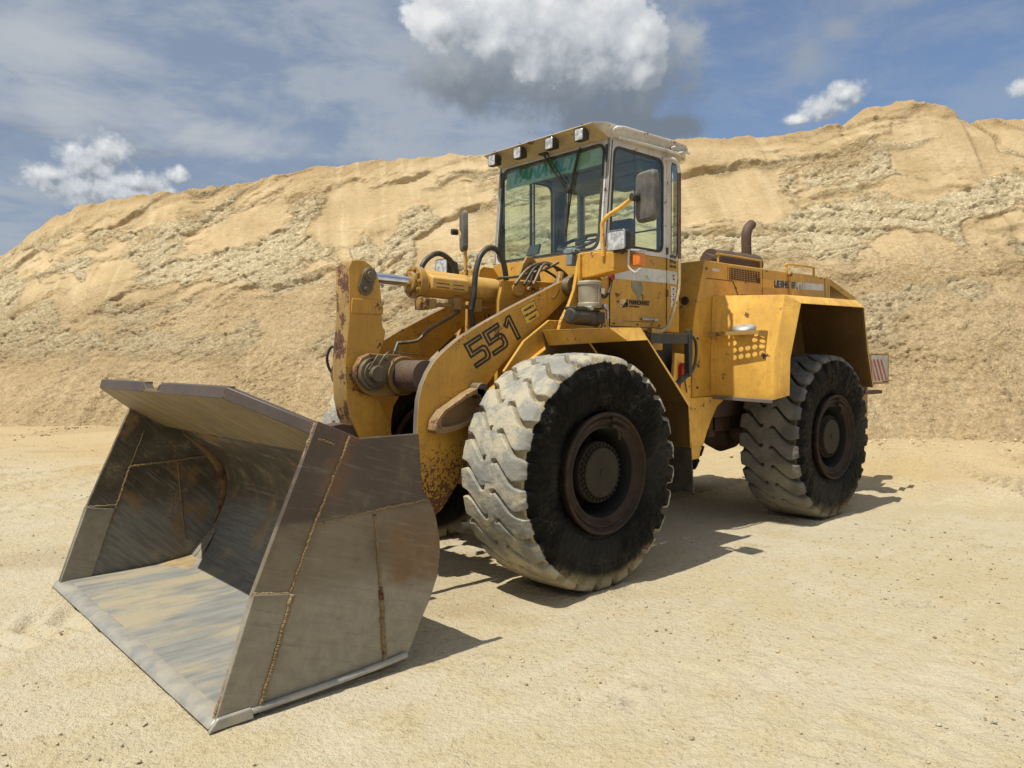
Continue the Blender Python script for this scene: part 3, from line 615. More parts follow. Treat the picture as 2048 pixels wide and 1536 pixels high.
# ------------------------------------------------------------------ the quarry floor
def build_ground():
    X = np.concatenate([-900+np.linspace(0, 1, 30)**.35*880, np.arange(-20, -9, .12), np.arange(-9, 9, .036), np.arange(9, 20, .12), 20+np.linspace(0, 1, 30)[1:]**3*880])
    D = np.concatenate([-60+np.linspace(0, 1, 20)**.5*60.8, np.arange(.9, 6, .030), np.arange(6, 12, .042), np.arange(12, 20, .07), 20+np.linspace(0, 1, 40)[1:]**3*1500])
    XX, DD = np.meshgrid(X, D); wx, wy = w2(XX, DD)
    z = .020*(fbm(XX*.5, DD*.5, 4, 101)-.75) + .010*(fbm(XX*3, DD*3, 4, 103)-.8) + .007*(ridg(XX*5+fbm(XX*2, DD*2, 2, 3), DD*9, 3, 105)-.7)
    # dried scabs and crumbs pressed into the floor
    d1, d2, cid, ox, oy = cells(XX*9, DD*9, 3); mask = sm(.52, .66, fbm(XX*1.1, DD*1.4, 4, 107))
    z += .014*np.clip(.42-d1, 0, 1)*2*(cid > .55)*mask
    e1, e2, cie, _, _ = cells(XX*3.1, DD*3.1, 13); z += .010*np.clip(.30-e1, 0, 1)*2*(cie > .72)
    f1, f2, cif, _, _ = cells(XX*20, DD*20, 33); z += .008*np.clip(.40-f1, 0, 1)*2*(cif > .6)*sm(.40, .6, fbm(XX*.8, DD*.8, 4, 109))
    # old wheel tracks running with the machine and across the yard
    def track(px, py, dx, dy, wd, pitch, dep, s):
        L = math.hypot(dx, dy); dx /= L; dy /= L
        a = (wx-px)*dx+(wy-py)*dy; b = -(wx-px)*dy+(wy-py)*dx
        b = b+.05*(fbm(a*.4, a*0, 3, s)-.5)
        m = sm(wd/2+.04, wd/2-.04, abs(b)); ph = a/pitch+abs(b)*2.2+.25*fbm(a*2, b*2, 2, s+1)
        return m*dep*((np.sin(ph*2*np.pi)*.5+.5)**1.5-.6)*(.30+.70*sm(.35, .55, fbm(a*.5, b*.8, 3, s+3)))
    z += track(-3.2, 1.6, 1, .06, .62, .24, .040, 1)*sm(-4.4, -5.0, wx)
    lim = sm(-4.9, -6.0, wx)
    z += sm(-5.6, -6.6, wx)*(track(-7.0, 2.15, -1, -.70, .85, .30, .17, 5)+track(-7.0, 3.4, -1, -.70, .70, .30, .12, 9))+sm(-4.6, -5.4, wx)*(track(-6.0, .9, -1, -.35, .60, .28, .11, 11)+track(-5.2, 1.9, -1, .05, .60, .28, .055, 15))
    z += track(1.6, -6.9, -1, -.54, .35, .13, .08, 41)*sm(-3, -4, wy)+track(1.2, -7.8, -1, -.50, .35, .13, .08, 43)*sm(-3, -4, wy)
    z += track(-.5, -7.5, 1, -.12, .60, .22, .035, 29)+track(-.5, -6.0, 1, -.10, .5, .22, .03, 31)
    z += track(-4.5, -.8, 1, .03, .62, .19, .045, 13)
    z += sm(.9, 1.4, wy)*(track(1.1, 2.4, -1, .32, .5, .17, .011, 17)+track(.2, 3.4, -1, .10, .5, .18, .010, 19))*sm(1.5, 1.2, wx)
    z += track(2.0, -5.0, 1, -.25, .6, .2, .02, 23)
    for wx_ in (0, -3.43):     # sand pushed up round the tyre feet
        for wy_ in (.97, -.97):
            q1 = np.maximum(abs(wx-wx_)-.27, abs(wy-wy_)-.27); z += .026*np.exp(-((q1-.05)/.055)**2)*(.4+.9*fbm(wx*6, wy*6, 3, 131))*(q1 > -.06)
    # keep the floor level under what stands on it
    tw = ((abs(wx) < .25) | (abs(wx+3.43) < .25)) & (abs(abs(wy)-.97) < .26); bk = (wx > 1.5) & (wx < 2.85) & (abs(wy) < 1.45)
    z = np.where(tw | bk, np.minimum(z, -.003), z)
    # soft drifted sand towards the foot of the bank
    base = np.interp(XX, [-60, -30, -15, -11, -6, 0, 6, 11, 20, 60], [33, 23, 18.5, 17.0, 16.0, 14.8, 13.4, 12.9, 12.2, 11])
    q = base-DD; z += .16*sm(2.0, 0, q)*(q > -3)*(.4+fbm(XX*.8, DD*.8, 3, 111))
    z -= .03*sm(40, 60, DD)
    soft = np.clip(sm(6.5, 2.0, q+2.5*(fbm(XX*.3, DD*.6, 3, 113)-.5)) , 0, 1)*.8
    soft = np.clip(soft+.8*sm(.55, .70, fbm(wx*.4, wy*.4, 4, 115))*sm(9, 5, q), 0, 1)
    wet = np.clip(sm(1.6, .2, abs(wx+6.5+.5*fbm(wy*.5, wy*0, 3, 4)))*.0+.6*sm(.60, .72, fbm(XX*.35+4, DD*.8, 4, 117)), 0, 1)
    o = grid_mesh('ground', np.stack([wx, wy, z], -1), MGND, ('strata', np.stack([soft, mask, wet], -1)))
    tag(o, 'pale packed sand and fine gravel quarry floor', kind='structure')
build_ground()

# ------------------------------------------------------------------ loose stones and clods
def stones(name, spots, mats):
    ico = [(0,0,1),(.894,0,.447),(.276,.851,.447),(-.724,.526,.447),(-.724,-.526,.447),(.276,-.851,.447),(.724,.526,-.447),(-.276,.851,-.447),(-.894,0,-.447),(-.276,-.851,-.447),(.724,-.526,-.447),(0,0,-1)]
    fc = [(0,1,2),(0,2,3),(0,3,4),(0,4,5),(0,5,1),(1,6,2),(2,7,3),(3,8,4),(4,9,5),(5,10,1),(2,6,7),(3,7,8),(4,8,9),(5,9,10),(1,10,6),(11,7,6),(11,8,7),(11,9,8),(11,10,9),(11,6,10)]
    I = np.array(ico); F = np.array(fc); V = []; Q = []; MI = []
    for k, (x, y, z, s, mi) in enumerate(spots):
        a = rng.uniform(0, 6.28); sc = np.array([s*rng.uniform(.7, 1.3), s*rng.uniform(.6, 1), s*rng.uniform(.35, .75)])
        P = I*(1+rng.uniform(-.28, .28, (12, 1)))*sc; c, si = math.cos(a), math.sin(a)
        P = np.stack([P[:, 0]*c-P[:, 1]*si+x, P[:, 0]*si+P[:, 1]*c+y, P[:, 2]+z], 1); V.append(P); Q.append(F+12*k); MI += [mi]*20
    V = np.concatenate(V); Q = np.concatenate(Q); me = bpy.data.meshes.new(name)
    me.vertices.add(len(V)); me.vertices.foreach_set('co', V.reshape(-1)); me.loops.add(Q.size); me.polygons.add(len(Q))
    me.loops.foreach_set('vertex_index', Q.reshape(-1).astype(np.int32)); me.polygons.foreach_set('loop_start', (np.arange(len(Q))*3).astype(np.int32)); me.update(calc_edges=True)
    for m in mats: me.materials.append(m)
    me.polygons.foreach_set('material_index', MI); me.update()
    o = bpy.data.objects.new(name, me); scene.collection.objects.link(o); return o
MS1 = m_simple('sand_crumb', (.52, .42, .26), .95); MS2 = m_simple('grey_pebble', (.42, .38, .29), .9); MS3 = m_simple('brown_crumb', (.36, .27, .16), .95)
sp = []
_D = 2.2+rng.random(15000)**1.6*12; _X = rng.uniform(-1, 1, 15000)*(_D*.72+.6); _pf = fbm(_X*1.1, _D*1.3, 4, 121, .6); _pt = rng.uniform(.38, .62, 15000)
for i in range(15000):
    D = _D[i]; X = _X[i]
    if _pf[i] < _pt[i]: continue
    x, y = w2(X, D); s = .0018+.009*rng.random()**7+.0005*D
    if 1.5 < x < 2.85 and abs(y) < 1.45: continue
    sp.append((x, y, -.004, s, int(rng.choice([0, 0, 1, 2]))))
tag(stones('gravel', sp, [MS1, MS2, MS3]), 'fine pebbles and crumbs strewn over the quarry floor', kind='stuff')
sp = []
for i in range(2600):
    X = rng.uniform(-17, 15); b0 = np.interp(X, [-60, -30, -15, -11, -6, 0, 6, 11, 20, 60], [33, 23, 18.5, 17.0, 16.0, 14.8, 13.4, 12.9, 12.2, 11])
    D = b0-abs(rng.normal(0, .7))+.15; x, y = w2(X, D); sp.append((x, y, .02+.10*max(0, 1-(b0-D)/1.5), .012+.05*rng.random()**5, int(rng.choice([0, 0, 2]))))
tag(stones('rubble', sp, [MS1, MS2, MS3]), 'small clods of sand fallen along the foot of the bank', kind='stuff')
def clod(n, label, spots):
    o = stones(n, spots, [MS3, MS2, MS1]); tag(o, label, 'clod', 'clods lying on the quarry floor')
clod('clod', 'crumbled brown clod lying on the sand near the right picture edge, just behind the other', [(-1.05-.05*math.sin(i*2.1), 4.35+.05*math.cos(i*2.7), .005, .012+.012*rng.random(), 0) for i in range(6)])
clod('clod', 'small dark brown clod on the sand nearest to the right picture edge', [(.37+.02*math.sin(i*2.1), 4.28+.02*math.cos(i*2.7), .005, .014+.008*rng.random(), 0) for i in range(4)])

# ================================================================== THE WHEEL LOADER (x forward, y to its left, z up)
L = bpy.data.objects.new('wheel_loader', None); scene.collection.objects.link(L)
tag(L, 'old yellow wheel loader with white cab, its big steel bucket resting on the sand', 'wheel loader')
WB = 3.4315

# ---- tyres
def tyre_mesh():
    NP, SP = 26, 32; nth = NP*SP
    prof = [(.215, .400), (.245, .402), (.262, .425), (.288, .48), (.303, .54), (.311, .60), (.313, .65), (.312, .69), (.309, .72), (.305, .742), (.299, .762), (.289, .780), (.276, .792)]
    crown = [(y, .795+.016*(1-(y/.264)**2)) for y in np.linspace(.262, -.262, 43)]
    q_ = [prof[0]]
    for p_ in prof[1:]:
        a_ = q_[-1]; m_ = max(1, int(math.hypot(p_[0]-a_[0], p_[1]-a_[1])/.014))
        q_ += [(a_[0]+(p_[0]-a_[0])*k/m_, a_[1]+(p_[1]-a_[1])*k/m_) for k in range(1, m_+1)]
    prof = q_
    prof = np.array([(a, r) for a, r in prof]+crown+[(-a, r) for a, r in prof[::-1]])
    dy = np.gradient(prof[:, 0]); dr = np.gradient(prof[:, 1]); ln = np.hypot(dy, dr); ny = dr/ln; nr = -dy/ln
    if nr[len(nr)//2] < 0: ny, nr = -ny, -nr
    arc = np.concatenate([[0], np.cumsum(np.hypot(*np.diff(prof, axis=0).T))]); mid = arc[len(arc)//2]; u = (mid-arc)      # + towards the outer side
    th = np.arange(nth)*2*math.pi/nth; TH, U = np.meshgrid(th, u, indexing='ij'); ph0 = TH/(2*math.pi)*NP
    half = .275
    def groove(U, ph):     # grooves entering from the +U shoulder
        t = U/half
        c = np.interp(t, [.06, .16, .24, .66, .80, 1.5], [.56, .70, .72, .12, .0, 0])
        w = np.interp(t, [.02, .14, .5, .8, 1.0, 1.3, 1.6], [.045, .062, .058, .085, .14, .20, .20])
        q = abs((ph-c+.5) % 1-.5)
        return sm(w+.035, w-.035, q)*sm(.08, .15, t)*sm(1.52, 1.30, t)
    wob = .03*np.sin(ph0*2*np.pi/6.5)
    g = np.maximum(groove(U, ph0+wob), groove(-U, -(ph0)+.45-wob))
    t = abs(U)/half
    dep = .046*np.interp(t, [0, 1, 1.25, 1.55], [1, 1, .75, .25])
    n = fbm(TH*26, U*26, 4, 201)-.5; n2 = fbm(TH*9, U*9, 3, 205)-.5
    off = -g*dep + (.005*n+.008*n2)*sm(1.32, 1.15, t) - .010*sm(.9, 1.12, t)*(1-g)*(n*2+.4)
    # moulded rings and lettering band on the wall
    wall = sm(1.7, 1.9, t); off = off+wall*.0
    Y = prof[None, :, 0]+off*ny[None]; Rr = prof[None, :, 1]+off*nr[None]
    X = Rr*np.cos(TH); Z = Rr*np.sin(TH)
    fl = -.797; under = Z < fl; Y = Y+np.sign(Y)*.035*sm(-.45, -.80, Z)*sm(.75, .5, Rr) ; Z = np.where(under, fl+(Z-fl)*.06, Z)
    tread = sm(1.34, 1.02, t)
    tread = np.maximum(tread, sm(1.55, 1.3, t)*(1-g)*.35)
    P = np.stack([X, Y, Z], -1); A = np.stack([g, tread, t], -1)
    P = np.concatenate([P, P[:1]]); A = np.concatenate([A, A[:1]])
    o = grid_mesh('tyre', P, MTF, ('groove', A)); bm = bmesh.new(); bm.from_mesh(o.data); bmesh.ops.remove_doubles(bm, verts=bm.verts[:], dist=1e-5); bmesh.ops.recalc_face_normals(bm, faces=bm.faces[:]); bm.to_mesh(o.data); bm.free()
    o.data.polygons.foreach_set('use_smooth', [True]*len(o.data.polygons)); o.data.set_sharp_from_angle(angle=R_(48))
    return o
tyre0 = tyre_mesh()
tyre_rear = tyre0.data.copy(); tyre_rear.materials.clear(); tyre_rear.materials.append(MTR)
def make_wheel():
    w = bpy.data.objects.new('wheel', None); scene.collection.objects.link(w); w.parent = L
    tyre0.parent = w
    # rim: outer flange, lock ring, stepped gutter, dished well; y measured from the wheel's middle plane
    b = MB(); b.lathe([(.392, -.25), (.392, .25), (.398, .255), (.412, .285), (.415, .305), (.405, .315), (.392, .310), (.385, .290), (.372, .275), (.366, .285), (.352, .288), (.344, .272), (.330, .262), (.318, .268), (.306, .270), (.300, .255), (.292, .20), (.285, .05), (.28, -.02), (.15, -.03), (.05, -.03)], (0, 0, 0), 72, [0]*14+[1]*6)
    b.lathe([(.398, -.255), (.412, -.285), (.415, -.305), (.392, -.310), (.360, -.28), (.33, -.20), (.30, -.1), (.28, -.02)], (0, 0, 0), 48, 0)
    for a0, a1, rr, th in ((1.72, 2.25, .372, .018), (1.75, 2.15, .322, .016)):   # ends of the lock ring and valve guard
        b.tube([(rr*math.cos(a), .292, rr*math.sin(a)) for a in np.linspace(a0, a1, 6)], th, 8, 0, 3)
    b.tube([(.335*math.cos(1.9), .285, .335*math.sin(1.9)), (.29*math.cos(2.0), .30, .29*math.sin(2.0)), (.27*math.cos(2.2), .27, .27*math.sin(2.2))], .012, 8, 0, 4)
    rim = b.build('rim', [MRIM, MDEEP], w, .002)
    b = MB(); b.lathe([(.0, .262), (.165, .262), (.172, .255), (.172, .235), (.205, .232), (.210, .222), (.210, .17), (.195, .14), (.195, -.02)], (0, 0, 0), 48, 0)
    b.cyl((0, .262, 0), (0, .268, 0), .03, .028, 6, 0)
    hub = b.build('hub', MHUB, w, .002)
    bm = MB()
    for k in range(32):
        t = 2*math.pi*k/32; c = Vector((.189*math.cos(t), 0, .189*math.sin(t)))
        bm.cyl(c+Vector((0, .228, 0)), c+Vector((0, .248, 0)), .0135, .012, 6, 0); bm.cyl(c+Vector((0, .246, 0)), c+Vector((0, .256, 0)), .007, .006, 6, 0)
    bm.build('bolt_ring', MHUB, w, .0)
    return w
MDEEP = m_simple('shaded_well_steel', (.006, .005, .004), .8); MRIM = m_simple('rim_steel', (.040, .027, .020), .65, .0, .04, .15); MHUB = m_simple('hub_steel', (.036, .030, .021), .6, .0, .0, .15)  # well steel near-black: shade of the recess put into its colour
wheel0 = make_wheel(); wheel0.location = (0, .970, .797); tag(wheel0, 'front wheel nearest the camera, its tread caked with pale sand')
def copy_tree(o, parent):
    c = o.copy(); scene.collection.objects.link(c); c.parent = parent
    for ch in list(o.children): copy_tree(ch, c)
    return c
for x, s, rear, lab in ((-WB, 1, True, 'rear wheel with darker grey tread under the angular mudguard'), (0, -1, False, 'far front wheel, only its pale tread showing behind the bucket'), (-WB, -1, True, 'far rear wheel in the shade under the machine')):
    c = copy_tree(wheel0, L); c.location = (x, s*.970, .797); c['label'] = lab
    if s < 0: c.rotation_euler = (0, 0, math.pi)
    if rear:
        for ch in c.children:
            if ch.name.startswith('tyre'): ch.data = tyre_rear

# ---- bucket
BW = 1.387
bucket = bpy.data.objects.new('bucket', None); scene.collection.objects.link(bucket); bucket.parent = L
SP_ = [(2.70, .025), (2.526, .536), (2.418, .784), (2.20, 1.282), (2.059, 1.222), (1.977, 1.184), (1.628, 1.184), (1.608, .89), (1.560, .83), (1.522, .74), (1.498, .62), (1.495, .55), (1.515, .42), (1.566, .304), (1.63, .20), (1.67, .12), (1.711, .051), (1.90, .035)]
for s in (1, -1):
    b = MB(); b.prism(SP_, 'y', s*(BW-.032), s*BW, 0); b.build('side_plate', MBO if s > 0 else MBI, bucket, .004)
    # lower cheek plate, a hair proud of the side plate, cheek edge
    b = MB(); b.prism([(2.705, .028), (2.527, .54), (2.345, .505), (2.505, .035)], 'y', s*(BW+.001), s*(BW+.014), 0)
    if s < 0: b.prism([(2.705, .028), (2.527, .54), (2.345, .505), (2.505, .035)], 'y', -(BW-.046), -(BW-.033), 0)
    b.build('cheek_plate', MBO, bucket, .005)
shell = [(2.66, .045), (1.93, .050), (1.80, .075), (1.72, .155), (1.625, .30), (1.555, .46), (1.535, .62), (1.570, .75), (1.66, .865), (1.78, .965), (1.90, 1.055), (2.0, 1.112)]
def smooth2(P, k=5):
    Q = []; E = [P[0]]+P+[P[-1]]
    for i in range(1, len(E)-2):
        for j in range(k):
            t = j/k; a, b_, c, d = [np.array(E[i+q]) for q in (-1, 0, 1, 2)]
            Q.append(tuple(.5*((2*b_)+(c-a)*t+(2*a-5*b_+4*c-d)*t*t+(3*b_-a-3*c+d)*t**3)))
    return Q+[P[-1]]
sh = smooth2(shell[2:], 4)
def band(P, t, y, mi=0, ms=None):
    Q = [Vector((p[0], p[1])) for p in P]; out = []
    for i, p in enumerate(Q):
        d = (Q[min(i+1, len(Q)-1)]-Q[max(i-1, 0)]).normalized(); out.append(tuple(p+Vector((d.y, -d.x))*t))
    return list(P)+out[::-1]
b = MB(); pr = band(sh, -.022, 0); n = len(sh)
yy = BW-.033
vs = [(p[0], -yy, p[1]) for p in pr]+[(p[0], yy, p[1]) for p in pr]; m = len(pr); fs = []
for i in range(m):
    j = (i+1) % m; fs.append((i, j, m+j, m+i))
b.add(vs, fs); b.build('shell', MBI, bucket, 0, ang=25)
b = MB(); b.prism([(2.66, .020), (2.64, .046), (1.93, .050), (1.80, .075), (1.79, .045), (1.9, .012)], 'y', -yy, yy); b.build('floor_plate', MBF, bucket, .0)
# corner gusset where floor, back and far side meet
b = MB(); b.add([(1.83, -yy, .075), (1.66, -yy, .25), (1.66, -yy+.10, .25), (1.80, -yy+.16, .078)], [(0, 1, 2, 3)]); b.prism([(1.83, .07), (1.64, .27), (1.70, .08)], 'y', -yy, -yy+.09); b.build('corner_gusset', MBO, bucket, 0)
b = MB(); b.tube([(p[0]+.012, -yy, p[1]) for p in sh[8:-6]], lambda t: .008+.040*math.sin(math.pi*t)**1.5, 10, 0, 0); b.build('corner_fillet', m_paint('rusty_fillet', (.17, .10, .035), 1.2, .4, seed=73, rough=.8), bucket, 0, ang=70)
# drift of sand left in the far back corner of the bucket
b = MB(); N = 14; vs = []; fs = []
for i in range(N):
    for j in range(N):
        u, v = i/(N-1), j/(N-1); x = 1.72+.42*u; y = -yy+.005+.75*v
        h = .055*max(0, 1-u*1.1-v*.9)*(.7+.5*vn(np.array([u*5]), np.array([v*5]), 4)[0])-.006; vs.append((x, y, .052+h+0))
for i in range(N-1):
    for j in range(N-1): fs.append((i*N+j, i*N+j+1, (i+1)*N+j+1, (i+1)*N+j))
b.add(vs, fs); b.build('sand_residue', m_simple('caked_sand', (.36, .265, .14), .95), bucket, 0, ang=80)
# cutting edge: wedge plate wrapped around both lower corners
b = MB(); ce = [(2.735, .006), (2.725, .022), (2.705, .038), (2.64, .046), (2.63, .006)]
b.prism(ce, 'y', -BW-.012, BW+.012); b.build('cutting_edge', MEDGE, bucket, .006)
for s in (1, -1):
    b = MB(); b.prism([(2.74, .0), (2.70, .05), (2.55, .052), (2.54, .002)], 'y', s*(BW+.012), s*(BW+.034))
    b.tube([(2.55, s*(BW+.014), .030), (2.2, s*(BW+.014), .036), (1.90, s*(BW+.014), .048), (1.72, s*(BW+.010), .060)], .016, 10); b.build('edge_rail', MEDGE, bucket, .006)
# spill guard: plate with cut corners, thick front bar with a notch
def gz(x): return 1.205+(x-2.2)*.60
top = [(1.98, -yy), (2.2, -BW), (2.5, -1.04), (2.5, 1.04), (2.2, BW), (1.98, yy)]
b = MB(); P = [(x, y, gz(x)) for x, y in top]; b.slab(P, (0, 0, .022), 0); b.build('spill_guard', MBG, bucket, .002)
b = MB()
def bar(p, q, h=.058, t=.05):
    (x0, y0), (x1, y1) = p, q; d = Vector((x1-x0, y1-y0, 0)).normalized(); nn = Vector((-d.y, d.x, 0))*t
    if nn.x > 0: nn = -nn
    x0 -= nn.x*.12; y0 -= nn.y*.12; x1 -= nn.x*.12; y1 -= nn.y*.12
    A = [Vector((x0, y0, gz(x0)-.004)), Vector((x1, y1, gz(x1)-.004))]; up = Vector((-.015, 0, h))
    b.add([A[0], A[1], A[1]+nn, A[0]+nn, A[0]+up, A[1]+up, A[1]+nn+up, A[0]+nn+up], [(0,3,2,1),(4,5,6,7),(0,1,5,4),(1,2,6,5),(2,3,7,6),(3,0,4,7)])
bar((2.5, 1.04), (2.5, .14)); bar((2.5, -.14), (2.5, -1.04)); bar((2.5, .14), (2.5, -.14), .022); bar((2.2, BW), (2.5, 1.04)); bar((2.5, -1.04), (2.2, -BW))
b.add([(2.5, .14, gz(2.5)+.012), (2.5, .08, gz(2.5)+.012), (2.5, .14, gz(2.5)+.05), (2.45, .14, gz(2.5)+.012), (2.45, .08, gz(2.5)+.012), (2.45, .14, gz(2.5)+.05)], [(0,1,2),(3,5,4),(0,2,5,3),(0,3,4,1),(1,4,5,2)])
b.add([(2.5, -.14, gz(2.5)+.012), (2.5, -.08, gz(2.5)+.012), (2.5, -.14, gz(2.5)+.05), (2.45, -.14, gz(2.5)+.012), (2.45, -.08, gz(2.5)+.012), (2.45, -.14, gz(2.5)+.05)], [(0,2,1),(3,4,5),(0,3,5,2),(0,1,4,3),(1,2,5,4)])
b.build('guard_bar', MGB, bucket, .005)
# back of the bucket: ribs and hinge lugs
b = MB()
for y in (-.56, -.42, .42, .56): b.prism([(1.60, .95), (1.42, .96), (1.30, .80), (1.28, .55), (1.36, .36), (1.50, .34), (1.53, .40), (1.505, .60), (1.53, .74), (1.60, .86)], 'y', y-.02, y+.02)
for y in (-.13, .13): b.prism([(1.82, 1.05), (1.60, 1.16), (1.36, 1.10), (1.38, .95), (1.54, .80), (1.62, .885)], 'y', y-.02, y+.02)
b.build('hinge_lug', MRB, bucket, .006)
# weld seams
def weld(pts, y, r=.009):
    b = MB(); b.tube([(x, y, z) for x, z in pts], lambda t: r*.8*(.75+.4*random.random()), 6, 0, 7 if len(pts) > 2 else 1); b.build('weld_seam', MWELD, bucket, 0, ang=60)
def lin(a, c, n=22): return [(a[0]+(c[0]-a[0])*i/n+random.uniform(-.003, .003), a[1]+(c[1]-a[1])*i/n+random.uniform(-.003, .003)) for i in range(n+1)]
for y in (BW+.001,):
    for a, c, r in (((2.034, 1.20), (2.222, .808), .010), ((2.222, .808), (2.352, .505), .010), ((2.345, .505), (2.505, .04), .016), ((2.222, .802), (1.90, .822), .007), ((1.90, .825), (1.575, .835), .008), ((1.90, .822), (1.868, .42), .011), ((1.868, .42), (1.850, .06), .018), ((2.53, .54), (2.345, .505), .010), ((2.202, 1.20), (2.12, 1.165), .006)):
        weld(lin(a, c), y+(.012 if a[1] < .51 and a[0] > 2.3 else 0), r)
for a, c, r in (((2.329, .53), (2.51, .072), .010), ((2.13, 1.06), (2.235, .80), .005), ((2.235, .80), (1.898, .814), .012), ((2.235, .80), (2.329, .53), .011), ((1.898, .814), (1.652, .83), .011), ((1.898, .8), (1.853, .195), .007), ((2.329, .53), (2.53, .54), .008)): weld(lin(a, c), -yy+.002, r)
weld(lin((2.698, .03), (2.204, 1.27), 60), BW-.016, .013)

# ---- lift arms
AO = [(-.62, 2.34), (-.463, 2.225), (-.463, 2.185), (.175, 1.943), (.507, 1.789), (.66, 1.705), (.772, 1.631), (.86, 1.56), (.919, 1.481), (.965, 1.395), (.998, 1.301), (1.010, 1.18), (1.004, 1.071), (1.005, .90), (1.06, .70), (1.16, .52), (1.25, .40), (1.33, .36), (1.40, .40), (1.42, .50), (1.38, .60)]
AOUT = [(-.52, 2.235), (.175, 1.943), (.507, 1.789), (.66, 1.708), (.772, 1.631), (.86, 1.56), (.919, 1.481), (.965, 1.395), (.993, 1.301), (1.006, 1.18), (1.010, 1.07), (1.03, .93), (1.10, .78), (1.22, .66), (1.33, .60), (1.40, .52), (1.40, .40), (1.32, .33), (1.20, .33), (1.0, .42), (.80, .56), (.68, .70), (.60, .86), (.575, 1.0), (.57, 1.10), (.55, 1.20), (.465, 1.316), (.275, 1.508), (-.105, 1.805), (-.377, 2.000), (-.56, 2.10)]
def arm(s):
    a = bpy.data.objects.new('lift_arm', None); scene.collection.objects.link(a); a.parent = L
    b = MB(); b.prism(AOUT, 'y', s*.455, s*.50, 0, 1); b.build('arm_plate', [MYA, MSW], a, .005)
    b = MB(); b.cyl((1.30, s*.36, .47), (1.30, s*.53, .47), .085, n=28); b.cyl((1.30, s*.53, .47), (1.30, s*.56, .47), .05, n=20)
    b.build('pin_boss', MGR, a, .004)
    b = MB(); b.cyl((-.44, s*.40, 2.13), (-.44, s*.56, 2.13), .075, n=24); b.build('pin_boss', MGR, a, .004)
    return a
armL = arm(1); armR = arm(-1)
# lettering 551 drawn in double outline
def glyph_strokes(poly, org, U, V, w, name, mat, parent, N, sc):
    b = MB(); P = [Vector((p[0]*sc[0], p[1]*sc[1], 0)) for p in poly]; n = len(P)
    def inset(d):
        out = []
        for i in range(n):
            p0, p1, p2 = P[i-1], P[i], P[(i+1) % n]; e1 = (p1-p0).normalized(); e2 = (p2-p1).normalized()
            n1 = Vector((-e1.y, e1.x, 0)); n2 = Vector((-e2.y, e2.x, 0)); k = (n1+n2); k = k/max(.35, k.dot(n1)); out.append(p1+k*d)
        return out
    area = sum(P[i].x*P[(i+1) % n].y-P[(i+1) % n].x*P[i].y for i in range(n)); sg = 1 if area > 0 else -1
    A = inset(0); B = inset(sg*w)
    f = lambda p: Vector(org)+Vector(U)*p.x+Vector(V)*p.y
    b.ring([f(p) for p in A], [f(p) for p in B], tuple(Vector(N)*.002)); return b
five = [(0, 1), (.98, 1), (.98, .80), (.27, .80), (.27, .62), (.80, .62), (.92, .57), (1, .46), (1, .16), (.92, .05), (.80, 0), (.0, 0), (.0, .20), (.66, .20), (.73, .25), (.73, .37), (.66, .42), (0, .42)]
one = [(0, .74), (.34, 1), (.62, 1), (.62, 0), (.34, 0), (.34, .72), (.14, .58)]
U5 = Vector((-.889, 0, .458)); V5 = Vector((.56, 0, .83)).normalized(); org5 = Vector((.500, .5005, 1.50))
for k, (gl, w_) in enumerate(((five, .175), (five, .175), (one, .165))):
    o5 = org5+U5*(k*.188+(.012 if k == 2 else 0)); b = glyph_strokes(gl, o5, U5, V5, .0165, 'digit', MINK, armL, (0, 1, 0), (w_, .205))
    b.build('lettering', MINK, armL, 0, ang=10)
# yellow warning plate on the arm
Us = Vector((-.905, 0, .425)).normalized(); Vs = Vector((.50, 0, .84)).normalized(); os_ = Vector((.012, .5008, 1.815))
b = MB(); f = lambda u, v: os_+Us*u+Vs*v
b.slab([f(0, 0), f(.172, 0), f(.172, .150), f(0, .150)], (0, .002, 0)); b.build('warning_sign', MVIN, armL, 0)
b = MB(); b.ring([f(.004, .004)+Vector((0, .002, 0)), f(.168, .004)+Vector((0, .002, 0)), f(.168, .146)+Vector((0, .002, 0)), f(.004, .146)+Vector((0, .002, 0))], [f(.008, .008)+Vector((0, .002, 0)), f(.164, .008)+Vector((0, .002, 0)), f(.164, .142)+Vector((0, .002, 0)), f(.008, .142)+Vector((0, .002, 0))], (0, .0012, 0)); b.build('sign_border', MINK, armL, 0)
for i, tx in enumerate(('Aufenthalt im', 'Gefahrenbereich', 'verboten!')):
    text_mesh(tx, .031, 'lettering', MINK, armL, f(.086, .102-.040*i)+Vector((0, .003, 0)), Us, Vs, bold=.0006, ext=.0006, align='CENTER', sx=.68)

MPB = m_paint('greasy_yellow_steel', (.26, .15, .04), 1.3, .35, seed=71)
